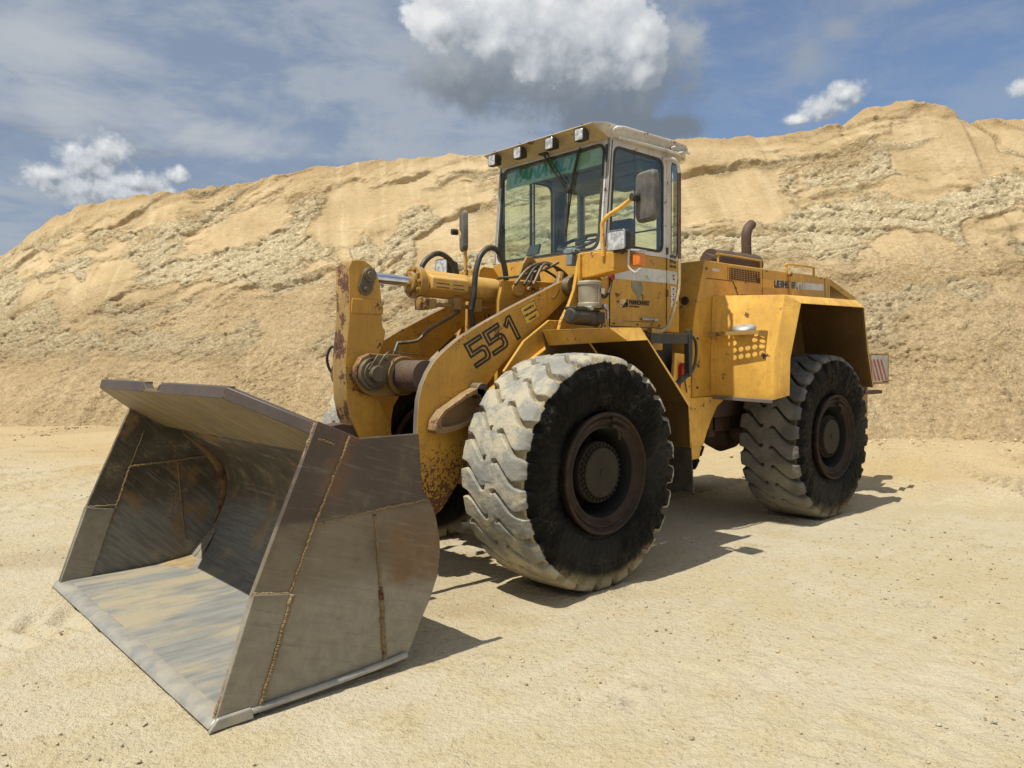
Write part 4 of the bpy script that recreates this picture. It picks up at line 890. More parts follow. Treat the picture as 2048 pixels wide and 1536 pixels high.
# ---- cross tube and pivot bracket
b = MB(); b.cyl((.90, -.455, 1.455), (.90, .455, 1.455), .108, n=40); b.build('cross_tube', MRB, L, .003)
for s in (1, -1):
    b = MB(); b.cyl((.90, s*.166, 1.455), (.90, s*.21, 1.455), .135, n=40)
    b.prism([(.90, 1.60), (1.15, 1.61), (1.215, 1.585), (1.258, 1.52), (1.262, 1.455), (1.24, 1.39), (1.19, 1.34), (1.11, 1.315), (.90, 1.31), (.84, 1.36), (.84, 1.54)], 'y', s*.115, s*.167)
    b.build('pivot_bracket', MPB, L, .006)
for s in (1, -1):
    b = MB()
    b.cyl((1.135, s*.075, 1.47), (1.135, s*.20, 1.47), .112, n=36); b.cyl((1.135, s*.20, 1.47), (1.135, s*.215, 1.47), .088, n=36); b.cyl((1.135, s*.215, 1.47), (1.135, s*.255, 1.47), .060, .055, n=28)
    b.prism([(1.20, 1.50), (1.13, 1.60), (1.03, 1.60), (1.02, 1.54), (1.09, 1.42)], 'y', s*.216, s*.228); b.cyl((1.06, s*.228, 1.575), (1.06, s*.245, 1.575), .017, n=6)
    b.build('pivot_pin', MGR, L, .003)
# ---- bellcrank (tilt lever)
CR = [(1.19, 2.245), (1.235, 2.235), (1.262, 2.18), (1.258, 1.95), (1.262, 1.834), (1.285, 1.65), (1.295, 1.55), (1.292, 1.40), (1.288, 1.297), (1.262, 1.18), (1.20, 1.05), (1.16, .98), (.91, .98), (.955, 1.15), (1.02, 1.26), (1.02, 1.62), (.985, 1.69), (.972, 1.76), (.995, 1.80), (1.0, 1.86), (1.003, 1.99), (1.015, 2.09), (1.04, 2.17), (1.09, 2.22), (1.14, 2.243)]
b = MB(); b.prism(CR, 'y', -.085, .085, 0, 1); b.build('bellcrank', [MYA, MYE], L, .006)
b = MB(); b.prism([(1.24, 1.98), (1.02, 1.98), (.995, 1.93), (.995, 1.88), (1.25, 1.88)], 'y', .086, .096); b.build('stiffener', MYA, L, .004)
b = MB()
b.cyl((1.10, -.12, 2.145), (1.10, .105, 2.145), .048, n=24); b.cyl((1.10, .105, 2.145), (1.10, .112, 2.145), .026, n=16)
b.prism([(1.10+.055*math.cos(t)+(.0 if math.sin(t) > 0 else .035), 2.145+.055*math.sin(t)-(0 if math.sin(t) > 0 else .085)) for t in np.linspace(0, 2*math.pi, 20)[:-1]], 'y', .086, .098)
b.cyl((1.135, .098, 2.045), (1.135, .112, 2.045), .02, n=6); b.build('crank_pin', MGR, L, .003)
b = MB(); b.prism([(1.26, .95), (1.14, .95), (1.13, 1.02), (1.20, 1.12), (1.30, 1.14), (1.62, 1.10), (1.62, 1.04), (1.32, 1.02)], 'y', -.06, .06); b.build('bucket_link', MRB, L, .006)
# ---- tilt cylinder
TC = bpy.data.objects.new('tilt_cylinder', None); scene.collection.objects.link(TC); TC.parent = L
ax = (Vector((-.22, 0, 2.105))-Vector((1.10, 0, 2.145))); A0 = Vector((1.10, 0, 2.145)); du = ax.normalized(); at = lambda t: A0+du*t
b = MB(); b.cyl(at(.0), at(.47), .038, n=28); b.build('piston_rod', MCH, TC, 0)
b = MB(); b.cyl(at(.47), at(1.20), .100, n=40); b.cyl(at(1.20), at(1.27), .100, .070, n=40); b.build('barrel', MYC, TC, .003)
b = MB(); b.cyl(at(.385), at(.42), .075, n=28); b.cyl(at(.42), at(.475), .118, n=32)
for k in range(10):
    t = 2*math.pi*k/10; c = Vector((0, .094*math.cos(t), .094*math.sin(t))); b.cyl(at(.402)+c, at(.425)+c, .014, n=6)
b.box((.55, .07, 2.03-.09), (.66, .12, 2.03-.02)); b.build('gland', MYD, TC, .004)
# boxy port block along the lower near side
Bz = lambda t, dy, dz: tuple(at(t)+Vector((0, dy, dz)))
b = MB(); b.loft([Bz(.50, .075, -.075), Bz(.50, .135, -.045), Bz(.50, .135, .035), Bz(.50, .085, .065)], [Bz(.84, .075, -.075), Bz(.84, .135, -.045), Bz(.84, .135, .035), Bz(.84, .085, .065)]); b.build('port_block', MYC, TC, .008)
b = MB()
for t0, t1 in ((.535, .655), (.69, .79)):
    for dz in (-.002, -.030): b.slab([Bz(t0, .1355, dz), Bz(t1, .1355, dz), Bz(t1, .1355, dz-.006), Bz(t0, .1355, dz-.006)], (0, .002, 0))
b.build('port_slots', MRB, TC, 0)
b = MB(); b.tube([Bz(.50, .06, -.15), Bz(.58, .06, -.155), Bz(.85, .06, -.15), Bz(1.12, .06, -.145)], .016, 10)
b.box((.60, .02, 1.93), (.68, .10, 2.02)); b.box((.30, .02, 1.94), (.37, .10, 2.03)); b.box((.10, .02, 1.93), (.17, .10, 2.03)); b.cyl((.34, .05, 1.93), (.34, .05, 2.06), .022, n=8); b.build('oil_pipe', MYD, TC, .004)
# ---- hoses
def hose(pts, r, lab=None, mat=MHOSE, name='hose', n=12):
    b = MB(); b.tube(pts, r, n); o = b.build(name, mat, L, 0, ang=60)
    if lab: o['label'] = lab
    return o
hose([(.245, .14, 1.94), (.225, .15, 2.06), (.205, .15, 2.22), (.165, .15, 2.34), (.09, .15, 2.415), (.0, .15, 2.418), (-.07, .15, 2.34), (-.105, .15, 2.20), (-.11, .15, 2.05), (-.09, .15, 1.86)], .022, 'thick black hose arching high over the near side of the tilt cylinder')
hose([(.50, -.16, 2.20), (.47, -.16, 2.29), (.40, -.16, 2.36), (.31, -.16, 2.39), (.21, -.16, 2.35), (.145, -.16, 2.26), (.13, -.16, 2.12), (.13, -.16, 1.95)], .021, 'black hose looping behind the tilt cylinder')
hose([(.245, .13, 1.96), (.22, .13, 1.86), (.20, .12, 1.74), (.16, .10, 1.60)], .019)
hose([(.29, .06, 1.93), (.36, -.05, 1.86), (.47, -.10, 1.79), (.55, -.10, 1.72), (.62, -.10, 1.70), (.72, -.14, 1.69)], .013, 'thin steel pipe slanting down behind the tilt lever', MGR, 'oil_pipe')
b = MB(); b.slab([(.70, -.20, 1.60), (.78, -.12, 1.61), (.74, -.12, 1.70), (.68, -.20, 1.70)], (0, .02, 0)); b.build('cable_clip', MBLU, L, .004)
hose([(1.20, -.09, 1.62), (1.25, -.16, 1.66), (1.27, -.20, 1.58), (1.24, -.19, 1.48), (1.16, -.13, 1.45)], .010, 'thin black cable looped beside the tilt lever', MHOSE, 'cable')
hose([(1.28, .09, 1.52), (1.30, .11, 1.44), (1.28, .13, 1.40)], .004, None, MRB, 'grease_line', 6)
hose([(1.135, .22, 1.50), (1.10, .235, 1.57), (1.06, .235, 1.61), (.97, .18, 1.62), (.78, .2, 1.60)], .005, None, MGR, 'grease_line', 6)

# ---- front frame: tower plates carrying arms and cylinder
FF = bpy.data.objects.new('front_frame', None); scene.collection.objects.link(FF); FF.parent = L
b = MB()
for s in (1, -1):
    b.prism([(-.20, 1.74), (-.245, 1.86), (-.33, 1.98), (-.39, 2.10), (-.43, 2.27), (-.455, 2.36), (-.50, 2.395), (-.62, 2.39), (-.70, 2.30), (-.76, 1.74), (-.70, .55), (-.30, .50), (.10, .60), (-.05, 1.2)], 'y', s*.585, s*.615)
    b.prism([(-.02, 2.175), (-.16, 2.185), (-.60, 2.20), (-.66, 1.0), (-.30, .8), (.05, 1.1), (.02, 2.02)], 'y', s*.165, s*.205)
b.build('tower_plate', MY, FF, .006)
b = MB(); b.box((-.55, -.58, 2.10), (-.42, .58, 2.14)); b.box((-.60, -.58, .55), (.05, .58, 1.05)); b.box((-.62, -.58, 1.05), (-.58, .58, 2.18)); b.build('cross_member', MYD, FF, .006)
b = MB(); b.cyl((-.17, .10, 2.115), (-.17, .235, 2.115), .052, n=24); b.cyl((-.17, .235, 2.115), (-.17, .240, 2.115), .022, n=16)
b.cyl((-.30, .205, 2.125), (-.30, .225, 2.125), .022, n=6); b.cyl((-.30, .205, 2.04), (-.30, .23, 2.04), .018, n=6); b.build('rear_pin', MYC, FF, .003)
b = MB(); b.box((-.42, .45, 1.15), (.20, .56, 1.20)); b.loft([(.46, .54, 1.34), (.46, .585, 1.34), (.46, .585, 1.27), (.46, .54, 1.27)], [(-.28, .54, 1.76), (-.28, .63, 1.76), (-.28, .63, 1.68), (-.28, .54, 1.68)])
b.prism([(.10, 1.70), (-.16, 1.86), (-.30, 1.86), (-.10, 1.55), (.22, 1.40), (.30, 1.48)], 'y', .545, .57); b.build('side_gusset', MY, FF, .005)
b = MB(); b.cyl((.52, .50, 1.35), (.52, .60, 1.35), .055, n=20); b.cyl((.50, .575, 1.33), (-.20, .575, .85), .045, n=20); b.cyl((.42, .575, 1.28), (-.30, .575, .78), .062, n=24); b.build('lift_cylinder', MGR, L, .004)
# leaf-shaped stop plate beside the tyre
b = MB(); O = [(.935, 1.10), (.92, 1.165), (.86, 1.23), (.77, 1.275), (.66, 1.335), (.56, 1.375), (.50, 1.36), (.48, 1.25), (.52, 1.16), (.62, 1.12), (.75, 1.09), (.86, 1.075), (.915, 1.08)]
cx, cz = .70, 1.215; I2 = [(cx+(x-cx)*.78, cz+(z-cz)*.70) for x, z in O]
b.ring([(x, .60, z) for x, z in O], [(x, .60, z) for x, z in I2], (0, -.08, 0)); b.prism(O, 'y', .51, .525); b.build('stop_bracket', MSB, L, .006)
# far-side lower brackets and axle
b = MB(); b.cyl((0, -.70, .785), (0, .70, .785), .13, n=32); b.lathe([(.05, -.2), (.18, -.16), (.24, 0), (.18, .16), (.05, .2)], (0, 0, .785), 28); b.box((-.30, -.5, .95), (.3, .5, 1.02)); b.build('front_axle', MRB, L, .01)
b = MB(); b.cyl((-WB, -.70, .785), (-WB, .70, .785), .13, n=32); b.lathe([(.05, -.2), (.18, -.16), (.24, 0), (.18, .16), (.05, .2)], (-WB, 0, .785), 28)
b.cyl((-WB, 0, .80), (-2.0, 0, .80), .05, n=16); b.build('rear_axle', MRB, L, .01)
b = MB(); b.box((-.75, -.20, .55), (-1.9, .20, .62)); b.cyl((-1.6, 0, .5), (-1.6, 0, 1.6), .09, n=24); b.box((-1.95, -.35, .60), (-1.55, .35, .70)); b.box((-1.95, -.35, 1.35), (-1.55, .35, 1.45)); b.build('articulation_joint', MRB, L, .01)

# ---- near and far front mudguards
def fmud(s):
    fm = bpy.data.objects.new('front_mudguard', None); scene.collection.objects.link(fm); fm.parent = L
    sec = [(.0, 1.775), (-.43, 1.785), (-1.02, 1.235), (-1.045, .88)]
    y0, y1 = s*.66, s*1.215
    b = MB()
    for (x0, z0), (x1, z1) in zip(sec, sec[1:]):
        d = Vector((x1-x0, 0, z1-z0)).normalized(); nn = Vector((d.z, 0, -d.x)); nn = nn if nn.z > .01 or nn.x < -.5 else -nn
        A = [Vector((x0, y0, z0)), Vector((x0-(.09 if x0 == 0 else 0), y1, z0)), Vector((x1, y1, z1)), Vector((x1, y0, z1))]
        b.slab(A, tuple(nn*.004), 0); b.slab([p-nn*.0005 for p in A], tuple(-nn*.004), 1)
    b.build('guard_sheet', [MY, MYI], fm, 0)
    b = MB(); yo = s*1.245
    o_ = [(-.09, 1.779), (-.43, 1.789), (-1.022, 1.24), (-1.05, .88)]; i_ = [(-.245, 1.690), (-.475, 1.700), (-.985, 1.205), (-1.015, .89)]
    for k in range(3):
        b.slab([(o_[k][0], y1, o_[k][1]), (i_[k][0], yo, i_[k][1]), (i_[k+1][0], yo, i_[k+1][1]), (o_[k+1][0], y1, o_[k+1][1])], (0, -s*.006, 0), 0)
    b.build('guard_lip', MYF, fm, .001)
    b = MB(); b.slab([(.0, y0, 1.773), (-.09, y1, 1.777), (-.245, s*1.243, 1.690), (-.06, y0, 1.665)], (-.006, 0, 0)); b.build('front_flange', MY, fm, .001)
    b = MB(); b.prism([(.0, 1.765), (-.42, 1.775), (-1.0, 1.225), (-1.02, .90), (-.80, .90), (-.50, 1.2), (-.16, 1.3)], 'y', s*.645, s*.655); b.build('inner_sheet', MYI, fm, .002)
    b = MB(); b.slab([(-1.052, s*.80, .92), (-1.046, s*1.22, .92), (-1.10, s*1.21, .52), (-1.10, s*.81, .52)], (-.012, 0, 0)); b.build('mud_flap', MRUB, fm, .002)
    return fm
fmud(1); fmud(-1)

# ---- headlamp beams, headlamps, indicators, mirrors
def beam(s):
    b = MB(); b.loft([(-.45, s*.635, 2.185), (-.45, s*.635, 2.385), (-.58, s*.635, 2.385), (-.58, s*.635, 2.185)], [(-.45, s*1.10, 2.228), (-.45, s*1.10, 2.345), (-.55, s*1.10, 2.345), (-.55, s*1.10, 2.228)])
    b.box((-.60, min(s*.612, s*.636), 2.14), (-.425, max(s*.612, s*.636), 2.375)); b.build('lamp_bracket', MY, L, .006)
    h = bpy.data.objects.new('headlamp', None); scene.collection.objects.link(h); h.parent = L
    yc, zc, x = s*1.036, 2.425, -.38
    def rr(x, k, r): return [(x, yc+p[0]*k, zc+p[1]*k) for p in rrect(-.085, .085, -.072, .072, r)]
    b = MB(); b.loft(rr(x, 1, .022), rr(x-.05, 1.0, .022)); b.loft(rr(x-.0501, .98, .022), rr(x-.15, .62, .022)); b.build('lamp_housing', MRUB, h, .003)
    b = MB(); b.loft(rr(x+.006, .90, .018), rr(x+.0005, .93, .018)); b.build('lens', MLENS, h, .002)
    b = MB(); b.ring(rr(x+.001, 1.0, .022), rr(x+.001, .92, .018), (.009, 0, 0)); b.build('bezel', MST, h, .002)
    b = MB(); b.tube([(x-.06, yc, zc-.07), (x-.09, yc, 2.34)], .02, 10, 0, 0); b.box((x-.16, yc-.05, 2.34), (x-.02, yc+.05, 2.352)); b.build('lamp_foot', MBL, h, .003)
    i = bpy.data.objects.new('indicator', None); scene.collection.objects.link(i); i.parent = L
    yi = s*1.125
    b = MB(); b.box((-.525, min(yi, yi+s*.065), 2.235), (-.45, max(yi, yi+s*.065), 2.325)); b.build('amber_lens', MORG, i, .008)
    b = MB(); b.tube([(-.43, yi-s*.015, 2.355), (-.43, yi-s*.018, 2.24), (-.435, yi+s*.01, 2.20), (-.44, yi+s*.04, 2.185), (-.45, yi+s*.075, 2.21)], .009, 8, 0, 3); b.slab([(-.435, yi-s*.02, 2.35), (-.435, yi+s*.075, 2.335), (-.52, yi+s*.075, 2.335), (-.52, yi-s*.02, 2.35)], (0, 0, .012)); b.build('guard_frame', MWTAPE, i, .0)
    mi = bpy.data.objects.new('mirror', None); scene.collection.objects.link(mi); mi.parent = L
    b = MB(); b.tube([(-.44, s*.86, 2.33), (-.43, s*.86, 2.52), (-.42, s*.875, 2.58), (-.42, s*.93, 2.622), (-.42, s*1.06, 2.67), (-.40, s*1.16, 2.708)] if s > 0 else [(-.44, -.76, 2.33), (-.43, -.755, 2.55), (-.42, -.765, 2.63), (-.42, -.80, 2.69), (-.42, -.85, 2.73)], .0165, 12, 0, 5); b.build('mirror_arm', MYF if s > 0 else MYC, mi, 0)
    b = MB(); c = Vector((-.42, 1.262, 2.71)) if s > 0 else Vector((-.42, -.785, 2.72)); yw = R_(-12) if s > 0 else R_(-31)
    def mr(off, k): 
        out = []
        for p in rrect(-.100, .100, -.178, .178, .045): out.append(tuple(c+Vector((-math.sin(yw)*0+off*math.cos(yw)-p[0]*math.sin(yw)*k, off*math.sin(yw)+p[0]*math.cos(yw)*k, p[1]*k))))
        return out
    b.loft(mr(.012, .90), mr(-.004, 1)); b.loft(mr(-.0041, 1), mr(-.04, 1)); b.build('mirror_housing', MPL, mi, .004)
    b = MB(); b.loft(mr(-.041, .93), mr(-.043, .93)); b.build('mirror_glass', MCH, mi, 0)
    b = MB(); b.cyl(c+Vector((.005, -.06, .0)), c+Vector((.06, -.075, .0)), .028, n=16); b.build('clamp', MRUB, mi, .003)
    for q, t in ((h, 'headlamp'), (i, 'indicator'), (mi, 'mirror')): pass
beam(1); beam(-1)

# ================================================================== CAB
CAB = bpy.data.objects.new('cab', None); scene.collection.objects.link(CAB); CAB.parent = L
CY = .66
def fx(z): return -.668-(z-2.28)*.097        # raked front face
def face(pts, y): return [(x, y, z) for x, z in pts]
plan = lambda z: [(fx(z), CY, z), (-1.50, CY, z), (-1.80, .585, z), (-1.80, -.585, z), (-1.50, -CY, z), (fx(z), -CY, z)]
b = MB(); b.loft(plan(1.80), plan(2.43)); b.build('lower_body', MY, CAB, .008)
# white stripe round the flank and the seams of the door
b = MB(); b.slab([(-.70, CY+.001, 2.205), (-1.50, CY+.001, 2.215), (-1.50, CY+.001, 2.325), (-.70, CY+.001, 2.315)], (0, .003, 0)); b.slab([(-1.503, CY+.001, 2.215), (-1.80, .586, 2.225), (-1.80, .586, 2.335), (-1.503, CY+.001, 2.325)], (0, .003, 0)); b.build('white_stripe', MW, CAB, 0)
b = MB()
for x0, z0, x1, z1 in ((-.745, 1.83, -.752, 2.20), (-1.50, 1.83, -1.505, 2.21), (-1.50, 2.33, -1.505, 2.43), (-1.497, 2.21, -1.503, 2.335)): b.box((x1, CY+.001, z0), (x0, CY+.0055, z1))
b.box((-1.50, CY+.001, 1.825), (-.745, CY+.004, 1.83)); b.box((-1.30, CY+.001, 1.872), (-.92, CY+.003, 1.875)); b.build('door_seam', MINK, CAB, 0)
# frame panels with rounded openings
def panel(O, I, off, mo=MW, nm='cab_frame'):
    b = MB(); b.ring(O, I, off); b.build(nm, mo, CAB, .003); b = MB(); o = Vector(off); b.ring([tuple(Vector(p)+o*1.001) for p in O], [tuple(Vector(p)+o*1.001) for p in I], tuple(o*.8)); b.build('inner_lining', MLIN, CAB, 0)
def seal(I, cen, off, w=.016, nm='window_seal'):
    c = Vector(cen); J = [tuple(c+(Vector(p)-c)*(1-w/max(.2, (Vector(p)-c).length))) for p in I]; b = MB(); b.ring([tuple(Vector(p)+Vector(off)*.6) for p in I], [tuple(Vector(p)+Vector(off)*.6) for p in J], tuple(-Vector(off)*1.2)); b.build(nm, MRUB, CAB, .002); return J
ZT, ZB = 3.335, 2.431
for s in (1, -1):
    O = [(x, z) for x, z in rrect(-1.50, -.70, ZB, ZT, .002)]; O = [(x+(fx(z)+.70-0 if x > -1.1 else 0), z) for x, z in O]
    I = [(x+(-(z-2.47)*.075 if x > -1.1 else 0), z) for x, z in rrect(-1.455, -.742, 2.468, 3.262, .07)]
    panel(face(O, s*(CY-.0)), face(I, s*(CY-.0)), (0, -s*.018, 0))
    sl = seal(face(I, s*CY), (-1.10, s*CY, 2.87), (0, s*.010, 0), .026)
    b = MB(); b.slab(sl, (0, -s*.004, 0)); b.build('door_window', MGL, CAB, 0)
    # rear quarter panel with narrow window
    q = lambda u, z: (-1.505-.29*u, s*(CY-.075*u), z)
    O = [q(u, z) for u, z in rrect(0, 1, ZB, ZT, .002)]; I = [q(u, z) for u, z in rrect(.34, .86, 2.46, 3.27, .10)]
    panel(O, I, (0, -s*.018, 0)); sl = seal(I, q(.6, 2.87), (0, s*.008, 0), .012); b = MB(); b.slab(I, (0, -s*.003, 0)); b.build('quarter_window', MGL, CAB, 0)
F = lambda y, z: (fx(z), y, z)
O = [F(y, z) for y, z in rrect(-CY+.001, CY-.001, ZB, ZT, .002)]; I = [F(y*(1-.0*(z-2.4)), z) for y, z in rrect(-.615, .608, 2.440, 3.290, .075)]
panel(O, I, (-.018, 0, 0)); sl = seal(I, F(0, 2.87), (.010, 0, 0), .026)
b = MB(); b.slab(sl, (-.005, 0, 0)); b.build('windscreen', MGL, CAB, 0)
Rr = lambda y, z: (-1.80, y, z)
O = [Rr(y, z) for y, z in rrect(-.585, .585, ZB, ZT, .002)]; I = [Rr(y, z) for y, z in rrect(-.54, .54, 2.46, 3.27, .08)]
panel(O, I, (.018, 0, 0)); b = MB(); b.slab(I, (.004, 0, 0)); b.build('rear_window', MGL, CAB, 0)
for p, q in (((-1.79, -.53, 2.74), (-1.77, .53, 2.752)), ((-1.16, -.655, 2.47), (-1.14, -.635, 3.26)), ((-1.20, -.655, 2.47), (-1.19, -.64, 3.26)), ((-1.10, .63, 2.47), (-1.092, .642, 3.26))):
    b = MB(); b.box(p, q); b.build('window_bar', MDK, CAB, 0)
# black seam and white edge strip of the near front pillar
b = MB(); b.slab([(fx(2.45)-.012, CY+.001, 2.45), (fx(2.45)-.020, CY+.001, 2.45), (fx(3.3)-.020, CY+.001, 3.30), (fx(3.3)-.012, CY+.001, 3.30)], (0, .003, 0)); b.build('pillar_seam', MINK, CAB, 0)
# windscreen banner, sun blinds behind it
bx = lambda y, z, o=.0: (fx(z)-.012+o, y, z)
b = MB(); b.slab([bx(-.565, 3.10), bx(.575, 3.125), bx(.575, 3.262), bx(-.565, 3.25)], (-.002, 0, 0)); b.build('banner', MBAND, CAB, 0)
text_mesh('PANAVILT', .158, 'lettering', MTEAL, CAB, (fx(3.14)-.0085, -.47, 3.142), (0, 1, .012), (-.097, 0, 1), bold=.006, ext=.0008, shear=.25, sx=1.02)
# wiper
wz = lambda y, z, o=.028: (fx(z)+o, y, z)
b = MB()
b.tube([wz(-.075, 3.335, .03), wz(.06, 3.16), wz(.255, 2.95)], .009, 8, 0, 0); b.tube([wz(-.035, 3.335, .03), wz(.10, 3.17), wz(.262, 2.985)], .006, 8, 0, 0); b.box((fx(3.33), -.10, 3.315), (fx(3.33)+.06, .0, 3.355)); b.cyl(wz(.255, 2.955, .02), wz(.255, 2.955, .05), .022, n=12); b.build('wiper_arm', MBL, CAB, .001)
b = MB(); b.tube([wz(.33, 3.28, .016), wz(.30, 3.13, .020), wz(.27, 2.98, .026), wz(.255, 2.78, .020), wz(.245, 2.62, .014)], .008, 8, 0, 4); b.slab([wz(.335, 3.30, .006), wz(.27, 2.96, .006), wz(.24, 2.58, .006), wz(.250, 2.58, .006), wz(.282, 2.96, .006), wz(.347, 3.30, .006)], (.006, 0, 0)); b.build('wiper_blade', MBL, CAB, 0)
# interior
b = MB(); b.slab([(-.80, -.60, 2.40), (-.80, .60, 2.40), (-1.75, .55, 2.40), (-1.75, -.55, 2.40)], (0, 0, .035)); b.build('cab_floor', MDK, CAB, 0)
b = MB(); b.box((-1.76, -.57, 3.27), (-.80, .57, 3.30)); b.box((-1.76, -.52, 3.17), (-1.30, .52, 3.27)); b.box((-1.50, .20, 3.06), (-1.36, .46, 3.17)); b.build('headliner', MLIN, CAB, .02)
for s in (1, -1):
    b = MB(); b.box((-1.55, s*.60-.02, 2.43), (-1.46, s*.60+.02, 3.25)); b.build('inner_pillar', MDK, CAB, .01)
    b = MB(); b.box((-.79, s*.625-.015, 2.43), (-.75, s*.625+.015, 3.27)); b.build('inner_pillar', MDK, CAB, .01)
b = MB(); b.box((-1.62, -.24, 2.43), (-1.15, .24, 2.50)); b.loft([(-1.60, -.23, 2.48), (-1.60, .23, 2.48), (-1.50, .23, 2.50), (-1.50, -.23, 2.50)], [(-1.70, -.18, 2.86), (-1.70, .18, 2.86), (-1.62, .18, 2.86), (-1.62, -.18, 2.86)]); b.build('seat', MDK, CAB, .03)
sw = Vector((-.98, .12, 2.57)); n_ = Vector((.45, 0, .9)).normalized(); a_ = n_.orthogonal().normalized(); c_ = n_.cross(a_)
b = MB(); b.tube([sw+a_*.185*math.cos(t)+c_*.185*math.sin(t) for t in np.linspace(0, 2*math.pi, 30)], .015, 8, 0, 0)
for t in (.5, 2.6, 4.7): b.tube([sw-n_*.03, sw+a_*.18*math.cos(t)+c_*.18*math.sin(t)], .011, 6, 0, 0)
b.cyl(sw-n_*.06, sw+n_*.01, .045, .03, 14); b.cyl(sw+a_*.165+n_*.01, sw+a_*.165+n_*.075, .018, .026, 12); b.tube([sw-n_*.05, Vector((-.80, .12, 2.40))], .04, 10, 0, 0); b.build('steering_wheel', MBL, CAB, .002)
b = MB(); b.slab([(-.86, -.42, 2.50), (-.86, -.27, 2.505), (-.90, -.28, 2.60), (-.90, -.41, 2.595)], (-.03, 0, 0)); b.tube([(-.88, -.38, 2.50), (-.86, -.42, 2.43)], .018, 8, 0, 0); b.build('monitor', MDK, CAB, .004)
# roof
rt = [(-.5526, .6465, 3.398), (-.5526, -.6465, 3.398), (-.66, -.715, 3.405), (-1.72, -.715, 3.412), (-1.84, -.62, 3.405), (-1.84, .62, 3.405), (-1.72, .715, 3.412), (-.66, .715, 3.405)]
rb = [(-.765, .655, 3.315), (-.765, -.655, 3.315), (-.80, -.690, 3.320), (-1.68, -.690, 3.325), (-1.84, -.61, 3.325), (-1.84, .61, 3.325), (-1.68, .690, 3.325), (-.80, .690, 3.320)]
b = MB(); b.loft(rt, rb); b.build('roof', MW, CAB, .010)
b = MB(); b.slab([(-.557, .640, 3.393), (-.557, -.640, 3.393), (-.762, -.645, 3.314), (-.762, .645, 3.314)], (.003, 0, -.004)); b.build('visor', MVIS, CAB, .001)
b = MB(); b.tube([(-.80, .70, 3.318), (-1.3, .705, 3.322), (-1.66, .705, 3.325), (-1.80, .63, 3.325)], .014, 10, 0, 3); b.build('rain_gutter', MW, CAB, 0)
b = MB(); b.tube([(-.735, .705, 3.345), (-.745, .735, 3.368), (-.80, .75, 3.378), (-.87, .755, 3.380)], .014, 10, 0, 4); b.tube([(-.86, .755, 3.380), (-1.55, .755, 3.390), (-1.66, .74, 3.385), (-1.70, .72, 3.36), (-1.67, .70, 3.335)], .013, 10, 0, 4); b.tube([(-1.50, .705, 3.355), (-1.53, .755, 3.368)], .012, 8, 0, 0); b.tube([(-1.60, .70, 3.33), (-1.64, .75, 3.335), (-1.70, .75, 3.34)], .013, 8, 0, 3); b.build('roof_rail', MWR, CAB, 0)
# work lamps under the visor
for y in (.5184, .1905, -.1905, -.5184):
    b = MB(); c = Vector((-.545, y, 3.325))
    r0 = [(c.x, c.y+p, c.z+q) for p, q in rrect(-.047, .047, -.050, .050, .014)]; r1 = [(c.x-.045, c.y+p*.98, c.z+q*.98) for p, q in rrect(-.047, .047, -.050, .050, .014)]; r2 = [(c.x-.09, c.y+p*.62, c.z+q*.62) for p, q in rrect(-.047, .047, -.050, .050, .014)]
    b.loft(r0, r1); b.loft([(x-.0001, y_, z) for x, y_, z in r1], r2)
    nf = len(b.f)
    b.loft([(c.x+.004, c.y+p, c.z+q) for p, q in rrect(-.037, .037, -.040, .040, .010)], [(c.x+.0005, c.y+p, c.z+q) for p, q in rrect(-.040, .040, -.043, .043, .010)], 1)
    b.tube([(c.x-.03, y, c.z+.048), (c.x-.03, y+.01, c.z+.085)], .007, 6, 0, 0); b.box((c.x-.045, y-.018, c.z+.05), (c.x-.015, y+.018, c.z+.066))
    b.build('work_lamp', [MRUB, MLENS], CAB, .002)
# grab rail at the rear corner, door handle, hinges
b = MB(); b.tube([(-1.44, .665, 3.262), (-1.50, .72, 3.262), (-1.54, .74, 3.23), (-1.565, .745, 3.15)], .015, 10, 0, 4); b.tube([(-1.565, .745, 3.15), (-1.57, .745, 2.42)], .0148, 10, 1, 0); b.tube([(-1.57, .745, 2.42), (-1.565, .745, 2.20), (-1.54, .745, 2.10), (-1.50, .742, 2.0), (-1.46, .735, 1.90), (-1.42, .725, 1.83), (-1.36, .70, 1.80), (-1.30, .665, 1.80)], .0152, 10, 2, 4); b.build('grab_rail', [MW, MRB, m_paint('cream_paint', (.60, .47, .22), .5, .3)], CAB, 0)
b = MB(); b.box((-1.30, CY+.002, 1.886), (-1.145, CY+.022, 1.908)); b.box((-1.36, CY+.002, 1.880), (-1.305, CY+.026, 1.906)); b.build('door_handle', MST, CAB, .005)
for z_ in (2.46, 2.10):
    b = MB(); b.box((-1.518, CY+.001, z_), (-1.495, CY+.012, z_+.06)); b.build('hinge', MRB, CAB, .002)
